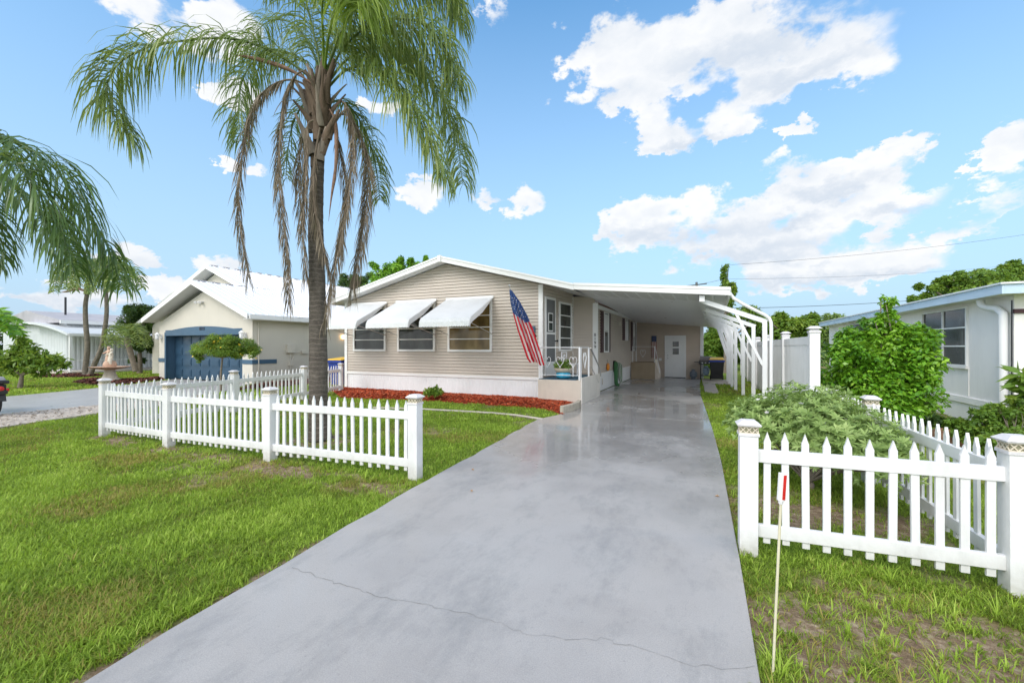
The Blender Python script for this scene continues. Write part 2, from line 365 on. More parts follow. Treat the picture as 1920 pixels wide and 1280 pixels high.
for a, b in zip(jt, jt[1:]):
    ya, yb = a+.004, b-.004
    ls = [(xl(ya, DRL), ya)] + [p for p in DRL if ya < p[1] < yb] + [(xl(yb, DRL), yb)]
    rs = [(xl(yb, DRR), yb)] + [p for p in DRR if ya < p[1] < yb] + [(xl(ya, DRR), ya)]
    m = MB(); pts = ls + rs; pts = pts[::-1] if area(pts) < 0 else pts
    m.prism([(x, y, -.12) for x, y in pts], (0,0,.12)); m.build('slab', WET, drive, bevel=.006)
def crack(pts, w=.0013, jag=.008):
    b = MB(); q = []
    for (x0,y0),(x1,y1) in zip(pts, pts[1:]):
        k = max(2, int(math.hypot(x1-x0, y1-y0)/.035))
        for i in range(k): t = i/k; q.append((x0+(x1-x0)*t+random.gauss(0,jag), y0+(y1-y0)*t+random.gauss(0,jag)))
    q.append(pts[-1]); z = .0025
    for i in range(len(q)-1):
        a, c = Vector((*q[i], z)), Vector((*q[i+1], z)); t = c-a
        if t.length < 1e-5: continue
        s = Vector((-t.y, t.x, 0)).normalized()*w*random.uniform(.4, 1.2)
        b.poly([a-s, c-s, c+s, a+s])
    b.build('crack', CRK, drive)
CRK = mat('crack_dirt', (.22,.22,.21), .9, .3, 20, 0, 0)
crack([tuple(G(x, y)[:2]) for x, y in [(740,1122),(830,1140),(930,1165),(985,1188),(1060,1197),(1130,1196),(1200,1215),(1270,1240),(1350,1254),(1385,1255),(1415,1248)]])
crack([tuple(G(x, y)[:2]) for x, y in [(545,1062),(600,1082),(680,1108),(745,1125)]], .0018)
crack([tuple(G(x, y)[:2]) for x, y in [(1070,868),(1160,888),(1250,900),(1340,910)]], .0015, .01)
# ---------------------------------------------------------------- neighbour's drive, gravel, beds, pads
flat('neighbour_driveway', NDRIVE, .0, mat('damp_asphalt', (.42,.40,.385), .35, .12, 1.2, .3, .3, 60))
GRV = mat('crushed_shell', (.50,.44,.38), .9, .45, 14, .5, .9, 30)
tag(flat('gravel_strip', GRAVEL, -.004, GRV), kind='structure')
for p in PADS: flat('path', p, -.012, CONC2)
MUL = None
def mulchmats():
    n = N('red_bark_mulch'); at = n.new('ShaderNodeAttribute'); at.attribute_name = 'rnd'
    n.set(color=n.ramp(at.outputs['Fac'], [(0, (.10,.02,.008)), (.4, (.44,.055,.015)), (.85, (.66,.12,.035)), (1, (.70,.28,.14))]), rough=.85); return n.m
MUL = mulchmats()
n = N('brown_bark_mulch'); at = n.new('ShaderNodeAttribute'); at.attribute_name = 'rnd'
n.set(color=n.ramp(at.outputs['Fac'], [(0, (.03,.012,.01)), (.5, (.13,.04,.025)), (1, (.25,.09,.06))]), rough=.9); MULB = n.m
def chips(name, poly, count, z0, hgt, size, m, label=None):
    x = np.array([p[0] for p in poly]); y = np.array([p[1] for p in poly])
    px = RNG.uniform(x.min(), x.max(), count*3); py = RNG.uniform(y.min(), y.max(), count*3)
    k = inpoly(px, py, poly); px, py = px[k][:count], py[k][:count]; nn = len(px)
    # height falls away to the rim of the bed
    q = np.ones(nn)
    for i in range(len(poly)):
        a = np.array(poly[i][:2]); b = np.array(poly[(i+1)%len(poly)][:2]); ab = b-a
        t = np.clip(((px-a[0])*ab[0]+(py-a[1])*ab[1])/(ab@ab+1e-9), 0, 1)
        q = np.minimum(q, np.hypot(px-a[0]-t*ab[0], py-a[1]-t*ab[1])/.35)
    pz = z0 + hgt*np.clip(q, 0, 1)*(.45+.9*fbm(px*2.3, py*2.3, 8)) + RNG.uniform(-.008, .012, nn)
    th = RNG.uniform(0, 6.28, nn); L = size*RNG.uniform(.5, 1.6, nn); W = L*RNG.uniform(.2, .45, nn); tl = RNG.uniform(-.5, .5, nn)
    ax = np.stack([np.cos(th)*L, np.sin(th)*L, tl*L], -1)/2; bx = np.stack([-np.sin(th)*W, np.cos(th)*W, RNG.uniform(-.5,.5,nn)*W], -1)/2
    c = np.stack([px, py, pz], -1)
    v = np.stack([c-ax-bx, c+ax-bx, c+ax+bx, c-ax+bx], 1).reshape(-1, 3)
    o = np_mesh(name, v, np.arange(nn*4).reshape(-1, 4), m, attrs={'rnd': np.repeat(RNG.random(nn), 4)})
    return tag(o, label, None, kind='stuff')
def bed(poly, z, m, nm):
    return flat(nm, poly, z, m, .06)
n = N('mulch_soil'); n.set(color=(.26,.035,.012,1), rough=.95); bed(MULCHP, .0, n.m, 'mulch_bed')
n = N('mulch_soil_brown'); n.set(color=(.06,.02,.013,1), rough=.95)
for p in (BEDL, BEDP, BEDG): bed(p, -.005, n.m, 'mulch_bed')
chips('red_mulch', MULCHP, 42000, .0, .08, .05, MUL, 'bright red bark mulch heaped along the white skirting')
chips('brown_mulch', BEDL, 2500, 0, .05, .12, MULB, 'dark red brown mulch round the stone fountain')
chips('brown_mulch', BEDP, 1800, 0, .05, .12, MULB, 'dark brown mulch round the twin palm trunks')
chips('brown_mulch', BEDG, 5000, 0, .05, .12, MULB, 'dark red mulch along the grey garage side wall')
# loose stones on the shell strip
chips('gravel', GRAVEL, 5000, .0, .012, .05, mat('loose_shell', (.52,.46,.40), .9, .4, 25, 0, 0), 'pale crushed shell beside the neighbour driveway')
# ---------------------------------------------------------------- grass
def grass():
    allv, allq, allt, allr = [], [], [], []; base = 0
    def batch(x0, x1, y0, y1, dens, dmin, dmax, L, W):
        nonlocal base
        cnt = int((x1-x0)*(y1-y0)*dens)
        x = RNG.uniform(x0, x1, cnt); y = RNG.uniform(y0, y1, cnt)
        px, py, d = proj(x, y); k = (d > dmin) & (d <= dmax) & (px > -90) & (px < 2010) & (py < 1340); x, y, d = x[k], y[k], d[k]
        for p in NOGRASS:
            k = ~inpoly(x, y, p); x, y, d = x[k], y[k], d[k]
        dt = dirtf(x, y); lush = fbm(x*2.5, y*2.5, 77)
        tuft = (fbm(x*9, y*9, 55, 2) > .5)
        k = RNG.random(len(x)) < np.where(dt > .28, np.clip(.85-dt*1.0, .09, 1)*(.2+1.2*tuft), .30+1.3*lush); x, y, d, dt, lush = x[k], y[k], d[k], dt[k], lush[k]
        n = len(x); 
        if n == 0: return
        dr = dryf(x, y)
        # edge overhang keeps blades short next to slabs
        Ls = L*RNG.uniform(.45, 1.35, n)*(.55+.9*lush)*np.where(dt > .3, .95, 1); Wd = W*RNG.uniform(.7, 1.3, n)
        flow = fbm(x*1.2, y*1.2, 99)*12.5; th = flow + RNG.normal(0, 2.4, n)
        lean = RNG.uniform(.4, 1.45, n)
        dx, dy = np.cos(th), np.sin(th); z0 = -.045 + .02*(fbm(x*1.1, y*1.1, 5)-.5)*np.exp(-((x+2)**2+(y-5)**2)/400)
        b = np.stack([x, y, z0], -1); D = np.stack([dx, dy, np.zeros(n)], -1); S = np.stack([-dy, dx, np.zeros(n)], -1)
        up = np.array([0, 0, 1.0])
        m = b + D*(Ls*.45*np.sin(lean*.6))[:,None] + up*(Ls*.5*np.cos(lean*.6))[:,None]
        t = m + D*(Ls*.5*np.sin(np.minimum(lean*1.35, 1.75)))[:,None] + up*(Ls*.5*np.cos(np.minimum(lean*1.35, 1.75)))[:,None]
        w = (Wd/2)[:,None]
        v = np.stack([b-S*w*.7, b+S*w*.7, m+S*w, m-S*w, t], 1).reshape(-1, 3)
        i = base + np.arange(n)*5
        allv.append(v); allq.append(np.stack([i, i+1, i+2, i+3], -1)); allt.append(np.stack([i+3, i+2, i+4], -1))
        r = np.clip(.20 + RNG.normal(.27, .19, n) + (lush-.5)*.8 + .25*(fbm(x*.6, y*.6, 41)-.45), .2, 1)
        r = np.where(RNG.random(n) < dr*1.0+.03+dt*.45, RNG.uniform(0, .16, n), r)
        allr.append(np.repeat(r, 5)); base += n*5
    batch(-4.5, 4.2, .2, 5.5, 17000, 0, 3.0, .062, .0048)
    batch(-9.8, 5.2, .2, 6.8, 8500, 3.0, 5.2, .058, .0058)
    batch(-16.5, 5.5, .3, 9.8, 3400, 5.2, 9.3, .058, .009)
    batch(-20, 7, 1, 16, 1200, 9, 14, .06, .015)
    batch(-36, 8, 2, 22, 260, 14, 40, .085, .032)
    # coarse runners in the bare patch on the right
    o = np_mesh('lawn_grass', np.concatenate(allv), np.concatenate(allq), L_GRASS, attrs={'rnd': np.concatenate(allr)}, tris=np.concatenate(allt))
    tag(o, 'damp bright green lawn grass with dry yellow patches', None, kind='stuff')
    print('grass blades', base//5)
grass()
def weeds():
    """broad coarse tufts in the thin turf by the right hand fence and along the slab edges"""
    vs, qs, rs = [], [], []; k = 0
    spots = []
    for _ in range(520):
        x, y = random.uniform(.27, 2.7), random.uniform(1.2, 3.8); spots.append((x, y, random.choice((.03,.05,.07,.12))*random.uniform(.8, 1.3), random.randint(4, 12)))
    for _ in range(2600):
        d_ = random.uniform(1.9, 6.5)**1.0; px_ = random.uniform(-40, 1000); p_ = P(px_, 650, d_)
        if p_.x < xl(p_.y, DRL)-.05 and (p_.y < 3.7 or p_.y > 4.3) and fbm(np.array(p_.x*1.6), np.array(p_.y*1.6), 60) > .44: spots.append((p_.x, p_.y, random.uniform(.035, .085), random.randint(5, 9)))
    for _ in range(90):
        y = random.uniform(1.2, 8.5); x = xl(y, DRL)-random.uniform(.01, .12); spots.append((x, y, random.uniform(.04, .08), 7))
    for _ in range(90):
        y = random.uniform(2, 9); x = xl(y, DRR)+random.uniform(.02, .12); spots.append((x, y, random.uniform(.04, .09), 7))
    for _ in range(230):
        x = random.uniform(-9.8, -3.2); y = 3.93-.02*(x+6)+random.gauss(0, .09); spots.append((x, y, random.uniform(.04, .1), 7))
    flat_ = len(spots)
    for _ in range(2600):
        x, y = random.uniform(.25, 2.8), random.uniform(1.0, 3.9)
        if float(dirtf(np.array(x), np.array(y))) > .22: spots.append((x, y, random.uniform(.02, .06), 2))
    for si, (x, y, L, nb) in enumerate(spots):
        c = random.choice((random.uniform(.3, 1.0), random.uniform(.3, 1.0), random.uniform(.25, .9), random.uniform(.25, .8), random.uniform(0, .18))) if si < flat_ else random.uniform(0, .2)
        for b in range(nb):
            th = random.uniform(0, 6.28); l = L*random.uniform(.6, 1.3); w = random.uniform(.0015, .0042); ln = random.uniform(.3, 1.1) if si < flat_ else 1.5
            D = Vector((math.cos(th), math.sin(th), 0)); S = Vector((-D.y, D.x, 0))*w
            p = Vector((x, y, -.045)); path = [p]
            for j in range(3):
                a = ln*(.5+.55*j); p = p + (D*math.sin(a)+Vector((0,0,1))*math.cos(a))*l/3; path.append(p)
            ww = [.7, 1, .8, .08]; i0 = len(vs)
            for j, q in enumerate(path): vs.append(q-S*ww[j]); vs.append(q+S*ww[j])
            for j in range(3): qs.append((i0+2*j, i0+2*j+1, i0+2*j+3, i0+2*j+2))
            rs += [c+random.uniform(-.1,.1)]*8
    tag(np_mesh('weeds', [tuple(v) for v in vs], qs, L_GRASS, attrs={'rnd': rs}), 'coarse green weed tufts in thin soil and along edges', None, kind='stuff')
weeds()
# pale edging line curving through the lawn, and loose leaf litter skipped
b = MB(); e = [G(x, y) for x, y in [(700,763.5),(790,766),(883,771),(925,773.5),(968,777.5),(1018,785)]]
b.tube([V(p.x, p.y, -.01) for p in e], .028, 6); tag(b.build('garden_edging', CONC2, smooth=True), 'pale thin concrete edging strip curving through the lawn', 'edging')
b = MB(); e = [V(-3.12,9.55,0), V(-3.02,9.95,0), V(-3.0,10.4,0), V(-3.05,10.85,0)]
ed = thing('stone_edging', 'rough stone kerb blocks ending the red mulch beside the porch', 'edging', (-3.1,9.5,0))
for p, q in zip(e, e[1:]):
    b = MB(); t = (q-p).normalized()*.006; b.beam(p+t+V(0,0,.08), q-t+V(0,0,.08), .1, .18); b.build('block', STONE, ed, bevel=.015)
# ---------------------------------------------------------------- wall frames
class Wall:
    def __init__(s, p0, p1, side=1):
        s.p = Vector((*p0, 0)); d = Vector((*p1, 0)) - s.p; s.L = d.length; s.e = d.normalized(); s.n = Vector((s.e.y, -s.e.x, 0))*side
    def pt(s, a, z, o=0): return s.p + s.e*a + s.n*o + Vector((0,0,z))
    def px(s, px):
        r = (px-960)/FP; q = Vector((r*CT-ST, r*ST+CT, 0)); # q*d = p + e*a
        det = q.x*(-s.e.y) - q.y*(-s.e.x); return (q.x*s.p.y - q.y*s.p.x)/det * 1.0 if abs(det) > 1e-9 else 0
    def z(s, px, py):
        a = s.px(px); w = s.pt(a, 0); d = -w.x*ST + w.y*CT; return H - (py-HY)*d/FP
    def box(s, b, a0, a1, z0, z1, o0, o1, m=None):
        c = [s.pt(a0,z0,o0), s.pt(a1,z0,o0), s.pt(a1,z0,o1), s.pt(a0,z0,o1), s.pt(a0,z1,o0), s.pt(a1,z1,o0), s.pt(a1,z1,o1), s.pt(a0,z1,o1)]
        b.hexa(c, m)
def lap(w, b, z0, z1, lo, hi, pitch=.1, proud=.022, m=None):
    k = max(1, round((z1-z0)/pitch)); pitch = (z1-z0)/k
    for i in range(k):
        a, c = z0+i*pitch, z0+(i+1)*pitch
        l0, h0, l1, h1 = lo(a), hi(a), lo(c), hi(c)
        if h0-l0 < .02: continue
        if h1 < l1: h1 = l1 = (h1+l1)/2
        g = c-.017
        b.poly([w.pt(l0,a,proud), w.pt(h0,a,proud), w.pt(h1,g,.004), w.pt(l1,g,.004)], m)
        b.poly([w.pt(l1,g,.004), w.pt(h1,g,.004), w.pt(h1,g,-.014), w.pt(l1,g,-.014)], m)
        b.poly([w.pt(l1,g,-.014), w.pt(h1,g,-.014), w.pt(h1,c,-.014), w.pt(l1,c,-.014)], m)
        b.poly([w.pt(l0,a,-.014), w.pt(h0,a,-.014), w.pt(h0,a,proud), w.pt(l0,a,proud)], m)
def ribbed(w, b, a0, a1, z0, z1, pitch=.2, dep=.012, gap=.018, off=0, m=None):
    k = max(1, round((a1-a0)/pitch)); pt = (a1-a0)/k
    for i in range(k):
        s0 = a0+i*pt; s1 = s0+pt
        b.poly([w.pt(s0+gap,z0,off+dep), w.pt(s1-gap,z0,off+dep), w.pt(s1-gap,z1,off+dep), w.pt(s0+gap,z1,off+dep)], m)
        b.poly([w.pt(s0,z0,off), w.pt(s0+gap,z0,off+dep), w.pt(s0+gap,z1,off+dep), w.pt(s0,z1,off)], m)
        b.poly([w.pt(s1-gap,z0,off+dep), w.pt(s1,z0,off), w.pt(s1,z1,off), w.pt(s1-gap,z1,off+dep)], m)
def window(w, a0, a1, z0, z1, parent, rows=(), cols=(), fr=.06, pane=GLASS, frame=TRIMW, o=.02, name='window', sill=True, muntin=.03, trim=True):
    b = MB(); d0, d1 = o, o+.045
    w.box(b, a0-fr, a0, z0-fr, z1+fr, d0, d1); w.box(b, a1, a1+fr, z0-fr, z1+fr, d0, d1)
    w.box(b, a0, a1, z0-fr, z0, d0, d1); w.box(b, a0, a1, z1, z1+fr, d0, d1)
    for z in rows: w.box(b, a0, a1, z-muntin/2, z+muntin/2, d0, d1-.012)
    for a in cols: w.box(b, a-muntin*.7, a+muntin*.7, z0, z1, d0, d1-.009)
    f = b.build(name, frame, parent)
    g = MB(); w.box(g, a0-.005, a1+.005, z0-.005, z1+.005, o-.01, o+.008); g.build('pane', pane, f)
    return f
def text(s, size, m, name, parent, loc, xdir, zdir=(0,0,1), depth=.006, label=None):
    c = bpy.data.curves.new('t', 'FONT'); c.body = s; c.size = size; c.extrude = depth; c.align_x = 'CENTER'; c.align_y = 'CENTER'; c.offset = 0.0
    o = bpy.data.objects.new('t', c); COL.objects.link(o)
    me = bpy.data.meshes.new_from_object(o.evaluated_get(bpy.context.evaluated_depsgraph_get())); bpy.data.objects.remove(o)
    X = Vector(xdir).normalized(); Z = Vector(zdir); Nn = X.cross(Z)
    R = Matrix((X, Z, Nn)).transposed().to_4x4(); R.translation = Vector(loc); me.transform(R); me.materials.clear(); me.materials.append(m)
    q = bpy.data.objects.new(name, me); COL.objects.link(q); adopt(q, parent)
    return q
# ================================================================ THE BEIGE HOUSE
hs = thing('manufactured_house', 'beige lap sided single storey home with white skirting and three white awnings', 'house', (-8, 12, 0))
FW = Wall((-12.27, 11.87), (-4.48, 11.87)); EW = Wall((-4.48, 11.87), (-4.2, 14.1)); RW = Wall((-4.2, 14.1), (-3.45, 14.2)); SW = Wall((-3.45, 14.2), (-3.45, 23.0))
zroof = lambda x: 4.36 - .262*(x+7.84) if x > -7.84 else 4.36 + .245*(x+7.84)
b = MB(); FL = FW.L; rx = 12.27-7.84
lo = lambda z: 0 if z < 3.18 else max(0, (z-3.18)/.245*.98); hi = lambda z: FL if z < 3.38 else FL - (z-3.38)/.262
lap(FW, b, .60, 4.28, lo, hi)
b.build('wall', SIDING, hs)
b = MB(); lap(EW, b, .66, 3.5, lambda z: 0, lambda z: EW.L); b.build('wall', SIDING, hs)
b = MB(); lap(RW, b, .66, 3.25, lambda z: 0, lambda z: RW.L); b.build('wall', SIDING, hs)
b = MB(); lap(SW, b, .60, 3.12, lambda z: 0, lambda z: SW.L); b.build('wall', SIDING, hs)
# body behind the siding, stepped in
b = MB(); b.prism([(-12.26,11.89,0), (-4.50,11.89,0), (-4.22,14.12,0), (-3.47,14.22,0), (-3.47,23,0), (-12.26,23,0)], (0,0,3.0)); b.build('wall_core', SIDING, hs)
b = MB(); b.prism([(-12.25,11.90,3.0), (-3.5,11.9+2.2,3.0)][:1] + [(-4.52,11.90,3.0), (-4.52,11.90,3.42), (-7.84,11.90,4.28), (-12.25,11.90,3.2)], (0,11,0)); b.build('gable_core', SIDING, hs)
# skirting
b = MB(); ribbed(FW, b, 0.06, FL-.06, -.03, .57, .105, .008, .012, -.01); b.build('skirting', SKIRTW, hs)
b = MB(); ribbed(SW, b, 0.05, SW.L, 0, .58, .35, .006, .01, -.01); b.build('skirting', SKIRTW, hs)
b = MB(); FW.box(b, 0, FL, .56, .64, 0, .035); SW.box(b, 0, SW.L, .58, .63, 0, .025)
b.build('trim_board', TRIMW, hs); b = MB(); FW.box(b, -.03, .09, -.02, 3.24, -.02, .045); b.build('corner_trim', TRIMW, hs)
b = MB(); FW.box(b, FL-.10, FL+.035, -.02, 3.4, -.02, .045); b.build('corner_trim', TRIMW, hs, bevel=.004)
ct = MB(); SW.box(ct, -.035, .16, 0, 3.02, -.02, .04); ct.build('corner_trim', TRIMW, hs, bevel=.004); ct = MB(); SW.box(ct, SW.L-.12, SW.L-.04, 0, 3.0, .0, .06); ct.build('corner_trim', TRIMW, hs, bevel=.004); ct = MB(); RW.box(ct, -.02, .02, .66, 3.25, .01, .035); cto = ct.build('corner_trim', TRIMW, hs, bevel=.004)
b = MB(); SW.box(b, .16, SW.L, 2.86, 2.98, .0, .05); b.build('frieze_board', TRIMW, hs)
# roof: one extruded section, white fascia along the rake
def section(pts, thick, y0, y1): return [(x, y0, z) for x, z in pts] + [(x, y0, z-thick) for x, z in pts[::-1]]
rp = [(-12.62, 3.29), (-7.84, 4.46), (-3.40, 3.30)]
b = MB(); b.prism(section([(x, z-.02) for x, z in rp], .08, 11.52, 23.3), (0, 11.78, 0)); rf = b.build('roof', ROOFW, hs)
b = MB()
for (x0,z0),(x1,z1) in zip(rp, rp[1:]):
    b.prism([(x0,11.47,z0), (x1,11.47,z1), (x1,11.47,z1-.17), (x0,11.47,z0-.17)], (0,.05,0))
    b.prism([(x0,11.452,z0+.012), (x1,11.452,z1+.012), (x1,11.452,z1-.045), (x0,11.452,z0-.045)], (0,.03,0))
b.box(-12.66,-12.6,11.5,23.3,3.1,3.29); b.build('fascia', TRIMW, rf)
b = MB(); b.box(-7.9,-7.78,11.43,11.55,4.27,4.48); b.build('ridge_cap', TRIMW, rf)
b = MB(); b.poly([(-12.6,11.53,3.13),(-7.84,11.53,4.30),(-7.84,11.9,4.30),(-12.6,11.9,3.13)]); b.poly([(-7.84,11.53,4.30),(-3.42,11.53,3.14),(-3.42,14.3,3.14),(-7.84,14.3,4.30)]); b.build('soffit', PANELW, rf)
# front windows with drop awnings
def awning(parent, x0, x1, ztop, zbot, out):
    b = MB(); n = int((x1-x0)/.055); Y0 = 11.85
    prof = [(0, 0), (.25, .26), (.5, .51), (.75, .755), (.9, .895), (.965, .95), (.99, .985), (1.0, 1.0)]
    pts = []
    L = ztop-zbot
    for t, q in prof: pts.append((Y0 - out*min(1, t*1.03), ztop - (L-.20)*q*1.0 if t < .95 else 0))
    pts = [(Y0, ztop), (Y0-out*.5, ztop-(L-.22)*.5), (Y0-out*.86, ztop-(L-.22)*.86), (Y0-out*.95, ztop-(L-.22)*.96), (Y0-out*.99, ztop-L+.14), (Y0-out, ztop-L)]
    k = len(pts)
    for i in range(n*2+1):
        x = x0 + (x1-x0)*i/(n*2); dz = .017 if i % 2 else -.012
        for y, z in pts: b.v.append((x, y-dz*.5, z+dz))
    for i in range(n*2):
        for j in range(k-1): b.f.append((i*k+j, (i+1)*k+j, (i+1)*k+j+1, i*k+j+1)); b.m.append(0)
    for x in (x0, x1):          # side wings
        q = [Vector((x, y, z+.004)) for y, z in pts]; w2 = [Vector((x, y+ (0 if j == 0 else .02), z-.16*min(1, j*1.0) if j < k-1 else z)) for j, (y, z) in enumerate(pts)]
        for j in range(k-1): b.poly([q[j], q[j+1], w2[j+1] if j+1 < k-1 else q[j+1]+V(0,.10,0), w2[j] if j else q[j]])
    a = b.build('awning', WHITE2, parent)
    c = MB(); c.box(x0-.01, x1+.01, 11.80, 11.86, ztop-.03, ztop+.045); c.build('hinge_rail', TRIMW, a)
    for x in (x0+.05, x1-.05):
        c = MB(); c.tube([(x, 11.84, 1.95), (x, 11.85-out*.93, zbot+.12)], .012, 6); c.build('arm', STEEL, a)
    return a
for k, (x0, x1, pane) in enumerate([(-11.80, -10.42, GLASS), (-9.76, -8.33, GLASS), (-7.69, -6.20, GLASSB)]):
    a0, a1 = x0+12.27, x1+12.27
    wn_ = window(FW, a0, a1, 1.46, 2.98, hs, rows=[1.80, 2.17, 2.54, 2.9], pane=pane, fr=.07)
    awning(hs, x0-.12, x1+.12, 3.10, 2.13, 1.5)
# entry door and window on the skewed return wall
a = lambda p: EW.px(p)
A0, A1 = max(.12, a(1017.5)), a(1039)
z0 = .68; z1 = EW.z(1028, 557)
b = MB(); EW.box(b, A0, A1, z0, z1, .02, .06)
dr = b.build('screen_door', DOORW, hs)
b = MB(); EW.box(b, A0+.07, A1-.07, z0+.42, z0+1.25, .05, .065); EW.box(b, A0+.07, A1-.07, z0+1.31, z1-.08, .05, .065); b.build('screen', SCREEN, dr)
b = MB(); EW.box(b, A0+.16, A0+.46, z0+1.34, z0+1.9, .066, .074); b.build('inner_window', TRIMW, dr)
b = MB(); EW.box(b, A0+.19, A0+.43, z0+1.37, z0+1.6, .072, .078); EW.box(b, A0+.19, A0+.43, z0+1.64, z0+1.87, .072, .078); b.build('pane', GLASS, dr)
b = MB(); p = EW.pt(A1-.07, z0+1.05, .06); b.tube([p, p+EW.n*.07], .02, 8); b.lathe(p+EW.n*.07, [(.01,0),(.035,.01),(.035,.035),(.01,.05)], 10, axis=EW.n); b.build('handle', BRASS, dr)
W0, W1 = a(1047), a(1069)
wz0, wz1 = 1.47, 2.93
window(EW, W0+.03, W1-.03, wz0, wz1, hs, rows=[wz0+(wz1-wz0)*i/4 for i in (1,2,3)], pane=GLASS, fr=.06)
# side windows with shutters
def side_window(p0, p1, p2, p3, yt, yb, split):
    s = [SW.px(p) for p in (p0, p1, p2, p3)]; zt, zb = SW.z(p0, yt), SW.z(p0, yb)
    f = window(SW, s[1]+.03, s[2]-.03, zb+.03, zt-.03, hs, rows=[zb+(zt-zb)*split], pane=GLASS, fr=.05)
    for q0, q1 in ((s[0], s[1]-.02), (s[2]+.02, s[3])):
        b = MB(); SW.box(b, q0, q1, zb-.02, zt+.02, .0, .035)
        z = zb+.05
        while z < zt-.08: SW.box(b, q0+.03, q1-.03, z, z+.04, .03, .048); z += .065
        b.build('shutter', MAROON, hs)
    b = MB(); SW.box(b, s[1]+.04, s[2]-.04, zb+(zt-zb)*split+.03, zt-.06, .029, .034); b.build('blind', TRIMW, f)
side_window(1125, 1130.6, 1139, 1143, 583, 660, .52); side_window(1166.5, 1170.6, 1175.6, 1178.3, 597, 637, .0); side_window(1182, 1185.4, 1188.8, 1191.3, 603.5, 657, .5)
# house number down the corner trim
zt = SW.z(1115, 624); zb = SW.z(1115, 654); st = (zt-zb)/4
for i, ch in enumerate('8199'):
    p = Vector((-3.46, 14.1, 0)); q = SW.pt(.0, zt-st*(i+.5), 0)
    w_ = Wall((-3.57, 14.158), (-3.40, 14.158)); text(ch, st*1.12, BLACK, 'house_number', hs, (-3.445, 14.146, zt-st*(i+.5)), (1,0,0))
b = MB(); b.box(-3.53, -3.36, 14.156, 14.25, 0, 3.02); b.build('corner_trim', TRIMW, hs)
# small fittings on the side wall
b = MB(); p = SW.px(1160); SW.box(b, p-.06, p+.06, 2.45, 2.62, .015, .08); b.build('vent_hood', BEIGEP, hs)
b = MB(); p = SW.px(1129); SW.box(b, p-.03, p+.03, .2, .42, .01, .02); b.build('skirting_vent', CONC, hs)
# porch roof brown flashing under the carport joint
b = MB(); b.tube([(-3.40,14.3,3.03),(-3.40,22.9,2.98)], .03, 6); b.build('gutter_pipe', mat('rust_brown', (.16,.07,.045), .6, .2, 4, .2, .1), hs)
b = MB(); FW.box(b, FL-.38, FL-.20, 1.98, 2.16, .02, .07); b.build('wall_box', BLUETRIM, hs)
# ================================================================ CARPORT
cp = thing('carport', 'flat white aluminium carport roof on slanted white posts over the driveway', 'carport', (-1.5, 12, 0))
b = MB(); zc = lambda x: 3.24 - .0905*(x+3.4)
b.prism([(-3.39,11.52,zc(-3.39)), (.44,11.52,zc(.44)), (.44,11.52,zc(.44)-.06), (-3.39,11.52,zc(-3.39)-.06)][::1], (0,11.6,0)); cr_ = b.build('roof_panel', ROOFW, cp)
b = MB()
for i in range(12):       # underside pans
    x0 = -3.39+.319*i; x1 = x0+.319
    b.prism([(x0+.012,11.56,zc(x0)-.063), (x1-.012,11.56,zc(x1)-.063), (x1-.03,11.56,zc(x1)-.085), (x0+.03,11.56,zc(x0)-.085)], (0,11.5,0))
b.build('ceiling_pan', PANELW, cr_)
b = MB(); b.prism([(-3.39,11.45,3.31), (.47,11.45,2.965), (.47,11.45,2.785), (-3.39,11.45,3.14)], (0,.065,0)); b.prism([(-3.39,11.435,3.325), (.49,11.435,2.98), (.49,11.435,2.91), (-3.39,11.435,3.255)], (0,.04,0)); b.build('fascia', TRIMW, cr_)
b = MB(); b.box(.44,.5,11.5,23.1,2.78,2.95); b.build('gutter', TRIMW, cr_)
b = MB(); b.prism([(-.20,11.55,2.82),(-.08,11.55,2.81),(-.08,11.55,2.66),(-.20,11.55,2.67)], (0,11.4,0)); b.build('beam', WHITE2, cp)
for o in (cr_, *cr_.children, cp.children[-1]):
    if o.name.startswith('fascia'): continue
    for v in o.data.vertices: v.co.z -= max(0, v.co.y-11.6)*.0155
POSTS = [(1.22,11.75), (1.2,14.3), (1.04,15.9), (.9,17.4), (.85,18.9), (.82,20.4), (.8,21.7)]
for i, (x, y) in enumerate(POSTS):
    g = bpy.data.objects.new('post', None); 
    b = MB(); zt = 2.12
    b.box(x-.05, x+.05, y-.05, y+.05, -.05, zt); po = b.build('post', WHITE2, cp, bevel=.004)
    b = MB(); s = Vector((-.14, y, 2.70)); e = Vector((x+.05, y, zt+.02)); b.beam(s, e, .075, .11, (0,0,1)); b.build('arm', WHITE2, po)
    b = MB(); m = s.lerp(e, .52); b.beam(m, (x-.04, y, 1.12), .05, .06, (0,0,1)); b.build('brace', WHITE2, po)
b = MB(); b.tube([(.47,11.62,2.86),(.56,11.62,2.72),(.75,11.62,2.58),(1.1,11.66,2.37),(1.22,11.68,2.30),(1.31,11.69,2.22),(1.345,11.7,2.12),(1.35,11.7,1.98),(1.35,11.7,.0)], .038, 10); b.build('downspout', WHITE, cp, smooth=True)
b = MB(); b.tube([(.9,11.75,.55),(1.0,14.0,.25)], .012, 6); 
